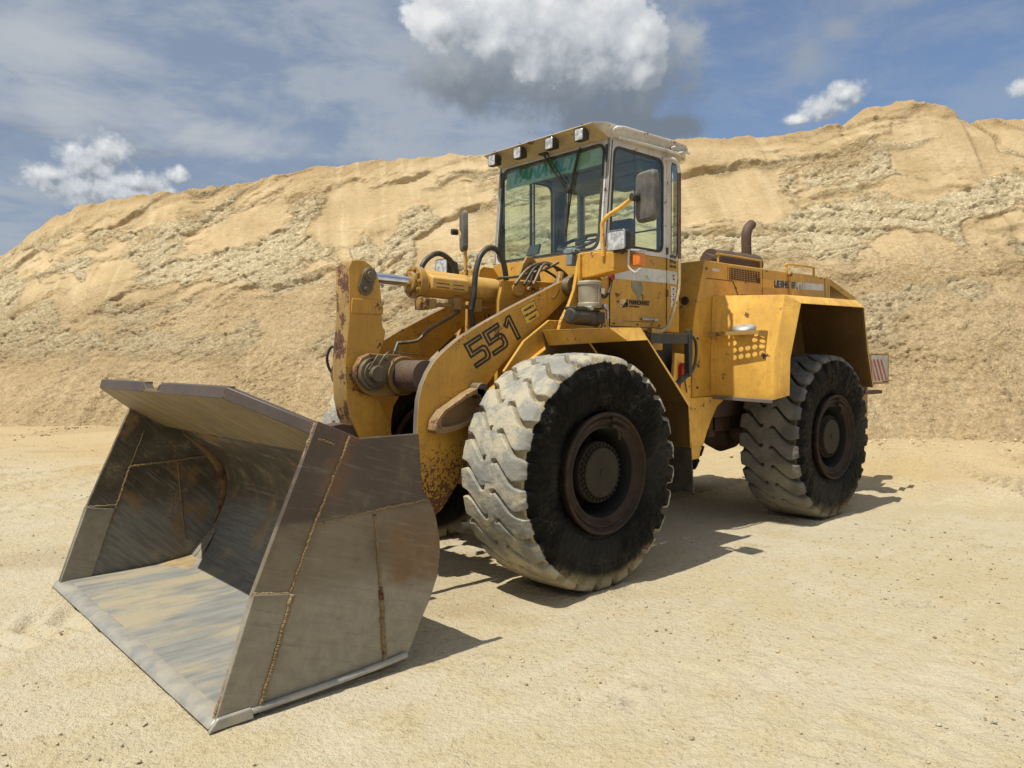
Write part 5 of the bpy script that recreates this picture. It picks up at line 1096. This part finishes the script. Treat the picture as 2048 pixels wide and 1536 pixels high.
# door sign: PANNONVEST with its black emblem, and the torn grey patch above
zt = 1.995
b = MB(); P0 = [(-.872, 2.048), (-.978, 2.052), (-.978, 1.985), (-.872, 1.980)]
b.slab([(x, CY+.001, z) for x, z in P0], (0, .0015, 0)); b.build('emblem_panel', MGOLD, CAB, 0)
b = MB()
for P in ([(-.955, 2.050), (-.976, 2.051), (-.976, 1.990), (-.955, 1.986)], [(-.895, 1.982), (-.93, 1.981), (-.972, 1.992), (-.972, 2.022), (-.955, 2.030), (-.94, 2.022), (-.925, 2.010), (-.91, 1.996)], [(-.890, 2.008), (-.902, 2.012), (-.905, 2.002), (-.895, 1.998)], [(-.888, 2.034), (-.894, 2.034), (-.891, 2.026)]):
    b.slab([(x, CY+.0027, z) for x, z in P], (0, .001, 0))
b.build('emblem', MINK, CAB, 0)
text_mesh('PANNONVEST', .052, 'lettering', MINK, CAB, (-.992, CY+.003, 2.012), (-1, 0, .005), (0, 0, 1), bold=.0022, ext=.0006, sx=.80)
text_mesh('KAVICSBÁNYA', .022, 'lettering', MRB, CAB, (-.992, CY+.003, 1.988), (-1, 0, .005), (0, 0, 1), bold=.0004, ext=.0006, sx=.92)
b = MB(); b.slab([(x, CY+.001, z) for x, z in ((-1.025, 2.20), (-1.15, 2.204), (-1.175, 2.16), (-1.17, 2.12), (-1.15, 2.105), (-1.135, 2.07), (-1.12, 2.045), (-1.10, 2.065), (-1.08, 2.10), (-1.045, 2.12), (-1.025, 2.15))], (0, .002, 0)); b.build('torn_patch', m_simple('torn_decal', (.22, .22, .15), .7, 0, .5), CAB, 0)
# small notices on the quarter panel
qq = lambda u, z, o=.002: (-1.505-.29*u, CY-.075*u+o, z)
def qplate(u0, u1, z0, z1, mat, nm='notice', o=.002, par=CAB):
    b = MB(); b.slab([qq(u0, z0, o), qq(u1, z0, o), qq(u1, z1, o), qq(u0, z1, o)], (0, .0015, 0)); b.build(nm, mat, par, 0)
for k in range(3):
    b = MB()
    for j in range(2):
        u0 = .26+.26*j; z0 = 2.36+.042*k-.0; b.slab([qq(u0, z0), qq(u0+.20, z0), qq(u0+.20, z0+.022), qq(u0, z0+.022)], (0, .0015, 0))
    b.build('vent_slot', MINK, CAB, 0)
qplate(.46, .60, 2.255, 2.30, MINK, 'notice', .0055); qplate(.49, .57, 2.265, 2.290, MLBL, 'notice', .0075)
for k in range(4): qplate(.32, .72, 2.02+.046*k, 2.060+.046*k, MLBL); qplate(.46, .56, 2.030+.046*k, 2.048+.046*k, MINK, 'notice', .004)

# ---- articulated rear frame, platform and steps
b = MB(); b.prism([(-2.18, 2.478), (-2.10, 2.24), (-2.04, 2.04), (-2.0, 1.88), (-1.99, 1.215), (-2.60, 1.215), (-2.60, 2.478)], 'y', -.60, .60); b.build('rear_frame_box', MY, L, .008)
b = MB(); b.prism([(-1.74, 1.62), (-1.985, 1.60), (-1.985, 1.21), (-2.53, 1.21), (-2.52, 1.16), (-2.42, 1.11), (-2.33, 1.0), (-2.24, .86), (-2.19, .76), (-2.14, .70), (-2.13, .64), (-1.86, .63), (-1.84, .72), (-1.74, .80), (-1.70, 1.2)], 'y', .55, .585)
b.build('hitch_plate', MYF, L, .006)
b = MB(); b.box((-2.9, -.55, 1.0), (-2.0, .54, 1.22)); b.box((-4.6, -.45, .85), (-2.55, .45, 1.30)); b.box((-2.60, -.45, .80), (-2.5, .45, 1.25)); b.build('chassis_rail', MRB, L, .01)
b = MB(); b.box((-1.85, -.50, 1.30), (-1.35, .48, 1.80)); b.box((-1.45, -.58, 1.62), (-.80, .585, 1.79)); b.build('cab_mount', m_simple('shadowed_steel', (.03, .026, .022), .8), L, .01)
b = MB(); b.box((-1.22, .59, 1.62), (-.86, .655, 1.79)); b.box((-1.40, .60, 1.64), (-1.26, .70, 1.82)); b.build('valve_cover', MY, L, .006)
S_ = bpy.data.objects.new('access_step', None); scene.collection.objects.link(S_); S_.parent = L
b = MB(); b.box((-1.30, .68, 1.735), (-.78, 1.02, 1.752))
for k in range(9): b.box((-1.30+.058*k, .69, 1.752), (-1.285+.058*k, 1.01, 1.758))
b.box((-1.32, 1.0, 1.685), (-.80, 1.03, 1.765)); b.box((-1.33, .99, 1.42), (-1.29, 1.04, 1.80)); b.build('platform', MBL, S_, .004)
b = MB(); b.tube([(-1.31, 1.01, 1.44), (-1.05, 1.0, 1.30)], .024, 8, 0, 0); b.tube([(-1.06, 1.0, 1.31), (-1.10, .98, 1.16), (-1.16, .96, 1.02)], .022, 8, 0, 2); b.tube([(-1.13, .93, 1.36), (-1.0, 1.06, 1.28)], .02, 8, 0, 0); b.build('step_stay', MBL, S_, .003)
b = MB(); b.tube([(-1.31, 1.015, 1.745), (-1.37, 1.015, 1.745), (-1.415, 1.015, 1.70), (-1.425, 1.015, 1.61), (-1.40, 1.015, 1.51), (-1.36, 1.015, 1.455), (-1.30, 1.015, 1.43)], .012, 10, 0, 5); b.build('step_handle', MBL, S_, 0)
b = MB(); b.tube([(-1.72, .60, 1.20), (-1.80, .60, 1.40)], .022, 10, 0, 0); b.box((-1.86, .587, 1.38), (-1.78, .63, 1.50)); b.cyl((-1.82, .587, 1.50), (-1.82, .64, 1.50), .03, n=14); b.build('locking_bar', MRD, L, .004)
b = MB(); b.tube([(-1.86, .60, 1.40), (-1.88, .60, 1.33), (-1.90, .60, 1.26)], .006, 6, 0, 3); b.build('chain', MRB, L, 0)
b = MB(); b.cyl((-1.995, .36, 2.02), (-1.955, .36, 2.02), .045, n=20); b.cyl((-2.02, .50, 2.10), (-2.0, .50, 2.10), .04, n=20); b.tube([(-1.96, .42, 2.0), (-1.95, .46, 2.03), (-1.98, .50, 2.05)], .015, 8); b.build('hose_coupling', MRUB, L, .002)
# ---- washer-canister, motor and bracket ahead of the door
Fl = bpy.data.objects.new('filter_unit', None); scene.collection.objects.link(Fl); Fl.parent = L
fc_ = Vector((-.43, .735, 0))
b = MB(); b.lathe([(.0, 2.155), (.085, 2.155), (.095, 2.145), (.095, 2.125), (.088, 2.12), (.086, 1.99), (.092, 1.985), (.092, 1.965), (.08, 1.95), (0, 1.95)], fc_, 32, 0, (0, 0, 1)); b.box((-.44, .82, 1.97), (-.425, .83, 2.14)); b.build('canister', MCAN, Fl, .002)
b = MB(); b.slab([(-.455, .8235, 2.06), (-.53, .795, 2.06), (-.53, .795, 2.10), (-.455, .8235, 2.10)], (.004, .006, 0)); b.build('label', MLBL, Fl, 0)
b = MB(); b.cyl((-.20, .745, 1.885), (-.50, .745, 1.875), .062, n=28); b.cyl((-.19, .745, 1.886), (-.22, .745, 1.885), .050, .066, n=24); b.box((-.46, .69, 1.93), (-.20, .80, 1.955)); b.box((-.52, .70, 1.84), (-.44, .81, 1.92)); b.build('pump_motor', MRUB, Fl, .004)
b = MB(); b.cyl((-.35, .76, 1.945), (-.35, .83, 1.945), .018, n=12); b.cyl((-.50, .77, 1.96), (-.50, .84, 1.96), .020, n=12); b.tube([(-.50, .82, 1.96), (-.545, .81, 1.93), (-.55, .81, 1.87)], .012, 8); b.build('clamp_bolt', MST, Fl, .002)
b = MB(); b.tube([(-.53, .75, 1.90), (-.545, .76, 1.84), (-.52, .76, 1.80), (-.44, .76, 1.795)], .006, 8, 0, 5); b.build('cable', MHOSE, Fl, 0)
b = MB(); b.tube([(-.54, .72, 2.13), (-.60, .70, 2.08), (-.68, .675, 2.05), (-.735, .68, 2.12), (-.755, .68, 2.19)], .009, 8, 0, 5); b.build('cable', MHOSE, Fl, 0)
b = MB(); b.cyl((-.755, .668, 2.215), (-.755, .690, 2.215), .028, n=16); b.build('isolator_knob', MRD, L, .002)
# clutter at the arm pivot: looped hoses, blue horn block, cable clips
for k, (y, r) in enumerate(((.30, .013), (.34, .010), (.38, .012), (.27, .010))): hose([(-.06-.06*k, y, 2.14), (-.20-.04*k, y, 2.27+.01*k), (-.36, y, 2.33-.012*k), (-.50, y, 2.31-.02*k), (-.60, y, 2.20)], r, None, MGR if k % 2 == 0 else MHOSE)
b = MB(); b.prism([(-.15, 2.19), (-.20, 2.31), (-.24, 2.37), (-.30, 2.38), (-.36, 2.33), (-.40, 2.19)], 'y', .225, .245); b.build('hose_guide', MYD, L, .004)
b = MB(); b.box((-.52, .42, 2.395), (-.47, .56, 2.425)); b.box((-.53, .45, 2.388), (-.455, .52, 2.435)); b.box((-.54, .46, 2.30), (-.46, .52, 2.388)); b.build('beacon_socket', MBLU, L, .008)
hose([(-.46, .56, 2.41), (-.44, .60, 2.40), (-.45, .61, 2.33)], .008)
hose([(.02, .19, 2.19), (-.15, .25, 2.215), (-.32, .36, 2.27), (-.42, .42, 2.33)], .012, None, MGR, 'oil_pipe')
b = MB(); b.tube([(-.40, .46, 2.24), (-.36, .47, 2.13), (-.30, .475, 2.05), (-.26, .475, 2.03)], .030, 10, 0, 5); b.build('lift_hose', MYD, L, 0)


# ---- engine hood
H = bpy.data.objects.new('engine_hood', None); scene.collection.objects.link(H); H.parent = L
b = MB(); b.prism([(-2.601, 1.30), (-2.601, 2.479), (-4.70, 2.492), (-4.70, 1.30)], 'y', -.595, .595); b.build('hood_body', MYH, H, .010)
b = MB(); b.prism([(-4.70, 2.492), (-5.40, 2.31), (-5.46, 2.20), (-5.40, 2.20), (-5.34, 2.255), (-4.74, 2.41), (-4.74, 1.25), (-4.701, 1.25)], 'y', .555, .598)
b.prism([(-4.70, 2.492), (-5.40, 2.31), (-5.46, 2.20), (-5.40, 2.20), (-5.34, 2.255), (-4.74, 2.41), (-4.74, 1.25), (-4.701, 1.25)], 'y', -.598, -.555)
b.prism([(-4.701, 2.492), (-5.40, 2.31), (-5.40, 2.28), (-4.701, 2.46)], 'y', -.555, .555); b.build('tail_frame', MYH, H, .006)
b = MB(); b.box((-5.25, -.54, 1.2), (-4.75, .54, 2.24)); b.build('radiator', MDK, H, .01)
b = MB(); b.prism([(-4.70, 1.30), (-5.45, 1.25), (-5.45, .85), (-4.70, .80)], 'y', -.75, .75); b.prism([(-5.10, 1.25), (-5.45, 1.25), (-5.45, 2.0), (-5.30, 2.0)], 'y', -.60, .60); b.build('counterweight', MYD, L, .02)
# seams
b = MB(); b.slab([(-2.20, .6005, 2.315), (-2.66, .6005, 2.318), (-2.66, .6005, 2.311), (-2.20, .6005, 2.308)], (0, .002, 0)); b.slab([(-2.655, .5965, 2.318), (-2.80, .5965, 2.12), (-2.81, .5965, 2.12), (-2.665, .5965, 2.318)], (0, .005, 0))
b.slab([(-3.22, .5955, 2.47), (-3.228, .5955, 2.47), (-3.228, .5955, 2.13), (-3.22, .5955, 2.13)], (0, .002, 0)); b.slab([(-4.60, .5955, 2.48), (-4.608, .5955, 2.48), (-4.63, .5955, 2.15), (-4.622, .5955, 2.15)], (0, .002, 0))
b.slab([(-2.81, .5955, 2.195), (-3.80, .5955, 2.205), (-3.80, .5955, 2.196), (-2.81, .5955, 2.186)], (0, .002, 0)); b.build('panel_seam', MRB, H, 0)
# side grille
b = MB(); b.box((-3.16, .5955, 2.325), (-2.56, .597, 2.445)); b.build('grille_opening', MINK, H, 0)
b = MB()
for i in range(13): x = -2.56-.05*i; b.box((x-.006, .597, 2.325), (x, .604, 2.445))
for i in range(7): z = 2.325+.019*i; b.box((-3.165, .598, z), (-2.56, .602, z+.005))
b.build('grille', MYD, H, 0)
# worn maker's strip
b = MB(); b.slab([(-3.19, .5955, 2.290), (-4.57, .5955, 2.335), (-4.57, .5955, 2.405), (-3.19, .5955, 2.375)], (0, .002, 0))
def m_strip():
    m, g, bb = new_mat('peeling_strip'); o = g.obj(); x, y, z = g.sep(o)
    n = g.noise(g.comb(g.m('MULTIPLY', x, 30), 0, g.m('MULTIPLY', z, 6)), 1, 6, .7); n2 = g.noise(o, 12, 5, .6)
    left = g.ss(x, -3.50, -3.44); right = g.ss(x, -3.95, -4.25)
    c = g.mix(g.ss(n, .42, .56), (.55, .55, .52), (.04, .04, .04))
    c = g.mix(right, c, g.mix(g.ss(n2, .4, .7), (.62, .62, .60), (.46, .44, .38)))
    c = g.mix(left, c, (.56, .33, .065)); g.put(bb.inputs['Base Color'], c); bb.inputs['Roughness'].default_value = .6; return m
b.build('maker_strip', m_strip(), H, 0)
text_mesh('LIEBHERR', .100, 'lettering', MINK, H, (-3.45, .5985, 2.306), (-1, 0, .03), (0, 0, 1), bold=.002, ext=.0006, sx=1.05)
b = MB(); b.box((-2.42, .601, 2.385), (-2.30, .603, 2.412)); b.build('label', MWTAPE, L, 0)
# front face emblem scratch and marks
b = MB(); b.tube([(-3.75, .58, 2.485), (-3.75, .58, 2.55), (-3.79, .58, 2.572), (-4.32, .58, 2.582), (-4.365, .58, 2.56), (-4.37, .58, 2.485)], .013, 10, 0, 4); b.build('grab_rail', MYH, H, 0)
b = MB(); b.tube([(-3.75, .615, 2.46), (-3.76, .615, 2.32), (-3.80, .61, 2.14)], .012, 10, 0, 2); b.cyl((-3.75, .60, 2.46), (-3.75, .64, 2.46), .022, n=8); b.build('bonnet_stay', MYD, H, 0)
# ---- silencer and exhaust
E_ = bpy.data.objects.new('exhaust', None); scene.collection.objects.link(E_); E_.parent = L
my = .22
b = MB(); b.cyl((-2.85, my, 2.575), (-3.72, my, 2.59), .112, n=36); b.lathe([(.112, 0), (.116, .005), (.116, .03), (.112, .035)], (-2.85, my, 2.575), 36, 0, (-1, 0, 0)); b.cyl((-2.74, my+.02, 2.56), (-2.99, my+.02, 2.56), .070, n=24); b.build('silencer', MRB, E_, .004)
b = MB(); b.tube([(-3.56, my, 2.66), (-3.55, my, 2.80), (-3.55, my, 2.90), (-3.57, my, 2.95), (-3.60, my, 2.99), (-3.66, my, 3.03)], .053, 18, 0, 5); b.build('exhaust_pipe', MRB, E_, .002)
b = MB(); b.tube([(-2.78, my+.14, 2.48), (-2.78, my+.14, 2.60), (-2.82, my+.14, 2.615), (-3.55, my+.14, 2.615), (-3.60, my+.14, 2.60), (-3.61, my+.14, 2.48)], .011, 8, 0, 3); b.build('heat_guard_bar', MYH, E_, 0)

# ---- rear mudguards
def rmud(s):
    r = bpy.data.objects.new('rear_mudguard', None); scene.collection.objects.link(r); r.parent = L
    TL, TR_, MR, BR = (-2.30, s*.605, 2.150), (-2.53, s*1.20, 2.135), (-2.375, s*1.185, 1.555), (-2.37, s*1.185, 1.195)
    ML, BL = (-2.275, s*.605, 1.56), (-2.27, s*.605, 1.225)
    TRo, MRo, BRo = (-2.70, s*1.27, 2.065), (-2.51, s*1.27, 1.565), (-2.50, s*1.27, 1.235)
    RT, RTo, RM, RB = (-4.0, s*1.20, 2.16), (-4.05, s*1.27, 2.085), (-4.15, s*1.27, 1.65), (-4.30, s*1.27, 1.26)
    RTi, RBi, RMi = (-4.0, s*.605, 2.16), (-4.28, s*.605, 1.26), (-4.14, s*.605, 1.65)
    b = MB(); v = [TL, TR_, MR, BR, ML, BL, TRo, MRo, BRo, RT, RTo, RM, RB, RTi, RBi, RMi]
    fs = [(0, 1, 2, 4), (4, 2, 3, 5), (1, 6, 7, 2), (2, 7, 8, 3), (0, 13, 9, 1), (1, 9, 10, 6), (13, 15, 11, 10, 9), (15, 14, 12, 11)]
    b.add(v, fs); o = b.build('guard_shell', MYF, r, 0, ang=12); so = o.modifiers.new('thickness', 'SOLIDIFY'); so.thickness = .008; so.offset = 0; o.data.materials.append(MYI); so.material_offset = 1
    bv = o.modifiers.new('edge', 'BEVEL'); bv.width = .004; bv.segments = 2; bv.limit_method = 'ANGLE'; bv.angle_limit = R_(25)
    # return lip of the rear edge and worn tread strip at the foot
    b = MB(); b.slab([RTo, RM, RB, (-4.36, s*1.22, 1.25), (-4.20, s*1.22, 1.64), (-4.09, s*1.22, 2.09)], (-.012, 0, 0)); b.build('rear_lip', MYH, r, .001)
    b = MB(); b.slab([(-2.262, s*.64, 1.19), (-2.362, s*1.185, 1.165), (-2.362, s*1.185, 1.20), (-2.262, s*.64, 1.225)], (.016, 0, 0)); b.build('tread_strip', MSW, r, .004)
    # perforated step
    b = MB(); st0 = Vector((-2.315, s*.665, 1.800)); du_ = Vector((-.105, s*.44, .01)); dn = Vector((.165, 0, .0)); 
    nx, ny = 7, 5
    rows = []
    def hole(cu, cv, ru, rv, n=8):
        return [(cu+ru*math.cos(R_(22.5)+2*math.pi*i/n), cv+rv*math.sin(R_(22.5)+2*math.pi*i/n)) for i in range(n)]
    cw, chh = 1/nx, 1/ny
    for i in range(nx):
        for j in range(ny):
            c0, c1 = (i+.5)*cw, (j+.5)*chh; H_ = hole(c0, c1, cw*.40, chh*.36)
            sq = [(c0+cw/2, c1+chh*.2), (c0+cw*.25, c1+chh/2), (c0-cw*.25, c1+chh/2), (c0-cw/2, c1+chh*.2), (c0-cw/2, c1-chh*.2), (c0-cw*.25, c1-chh/2), (c0+cw*.25, c1-chh/2), (c0+cw/2, c1-chh*.2)]
            sq = [(c0+cw/2, c1+chh/2 if False else c1+chh*.5*1.0)]+[(c0+cw*.0, c1+chh/2), (c0-cw/2, c1+chh/2), (c0-cw/2, c1), (c0-cw/2, c1-chh/2), (c0, c1-chh/2), (c0+cw/2, c1-chh/2), (c0+cw/2, c1)]
            H_ = [(c0+cw*.41*math.cos(R_(45)+2*math.pi*k/8), c1+chh*.40*math.sin(R_(45)+2*math.pi*k/8)) for k in range(8)]
            W3 = lambda p: st0+du_*p[0]+dn*p[1]
            b.ring([W3(p) for p in sq], [W3(p) for p in H_], (0, 0, .006))
    
    W3 = lambda p: st0+du_*p[0]+dn*p[1]
    b.slab([W3((-.01, 1)), W3((1.01, 1)), W3((1.01, 1))+Vector((0, 0, -.028)), W3((-.01, 1))+Vector((0, 0, -.028))], (.006, 0, 0)); b.slab([W3((1.0, 0)), W3((1.0, 1)), W3((1.0, 1))+Vector((0, 0, -.04)), W3((1.0, 0))+Vector((0, 0, -.06))], (0, s*.006, 0)); b.slab([W3((0, 0)), W3((0, 1)), W3((0, 1))+Vector((0, 0, -.04)), W3((0, 0))+Vector((0, 0, -.06))], (0, -s*.006, 0))
    b.build('perforated_step', m_paint('step_paint', (.42, .25, .06), 1.2, .4, seed=51), r, 0)
    # polished dome boss above the step
    b = MB(); c = Vector((-2.375, s*.895, 1.852)); nn_ = Vector((.42, s*.10, .90)).normalized(); b.lathe([(.118, -.012), (.117, .010), (.100, .026), (.062, .036), (.0, .040)], c, 36, 0, nn_); o = b.build('filler_cap', m_simple('dull_zinc', (.30, .31, .32), .5, .5, .35), r, 0, ang=60)
    # inner sheet and an added dark sheet carrying the shade on the rear wall
    if s > 0:
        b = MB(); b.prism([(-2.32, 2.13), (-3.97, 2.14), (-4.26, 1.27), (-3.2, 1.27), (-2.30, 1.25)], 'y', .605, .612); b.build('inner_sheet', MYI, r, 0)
        b = MB(); b.slab([(-3.975, .613, 2.145), (-4.025, 1.262, 2.078), (-4.125, 1.262, 1.65), (-4.275, 1.262, 1.265), (-4.255, .613, 1.265), (-4.115, .613, 1.65)], (.004, 0, 0)); b.build('rear_shade_sheet', MYI, r, 0)
    return r
rmud(1); rmud(-1)


def bolt(x, y, z, par, r=.011, ax=(0, 1, 0), mat=None):
    b = MB(); a = Vector(ax); b.cyl(Vector((x, y, z)), Vector((x, y, z))+a*.009, r, r*.9, 6); b.build('bolt', mat or MRB, par, 0)
for x_, z_ in ((-.46, 2.17), (-.57, 2.17), (-.46, 2.355), (-.57, 2.355)): bolt(x_, .636, z_, L)
for x_, z_ in ((-2.06, 1.30), (-2.06, 1.75), (-2.20, 2.40), (-2.45, 1.27)): bolt(x_, .60, z_, L, .013)
for x_, z_ in ((-3.30, 2.46), (-4.50, 2.47), (-2.72, 2.25)): bolt(x_, .596, z_, H, .010)
for x_ in (-.80, -1.10, -1.40): bolt(x_, .661, 1.85, CAB, .008)
# ---- striped warning board at the rear corner
WB_ = bpy.data.objects.new('warning_board', None); scene.collection.objects.link(WB_); WB_.parent = L
b = MB(); b.box((-5.26, 1.03, 1.30), (-4.78, 1.048, 1.60)); b.build('board', MWTAPE, WB_, .003)
b = MB()
for k in range(5):
    x0 = -5.24+.10*k; P = [(x0, 1.31), (x0+.045, 1.31), (x0+.045+.16, 1.55), (x0+.16, 1.55)]; P = [(min(-4.79, x), z) for x, z in P]
    b.slab([(x, 1.0485, z) for x, z in P], (0, .002, 0))
b.build('stripe', MRS, WB_, 0)
b = MB(); b.ring([(-5.28, 1.05, 1.27), (-4.76, 1.05, 1.27), (-4.76, 1.05, 1.62), (-5.28, 1.05, 1.62)], [(-5.25, 1.05, 1.29), (-4.79, 1.05, 1.29), (-4.79, 1.05, 1.60), (-5.25, 1.05, 1.60)], (0, -.06, 0)); b.box((-5.25, .98, 1.55), (-4.79, .99, 1.60)); b.build('board_frame', MYD, WB_, .003)
b = MB(); b.box((-5.1, .60, 1.16), (-4.75, 1.05, 1.20)); b.box((-4.80, .70, 1.20), (-4.72, 1.0, 1.28)); b.build('board_bracket', MRB, L, .004)
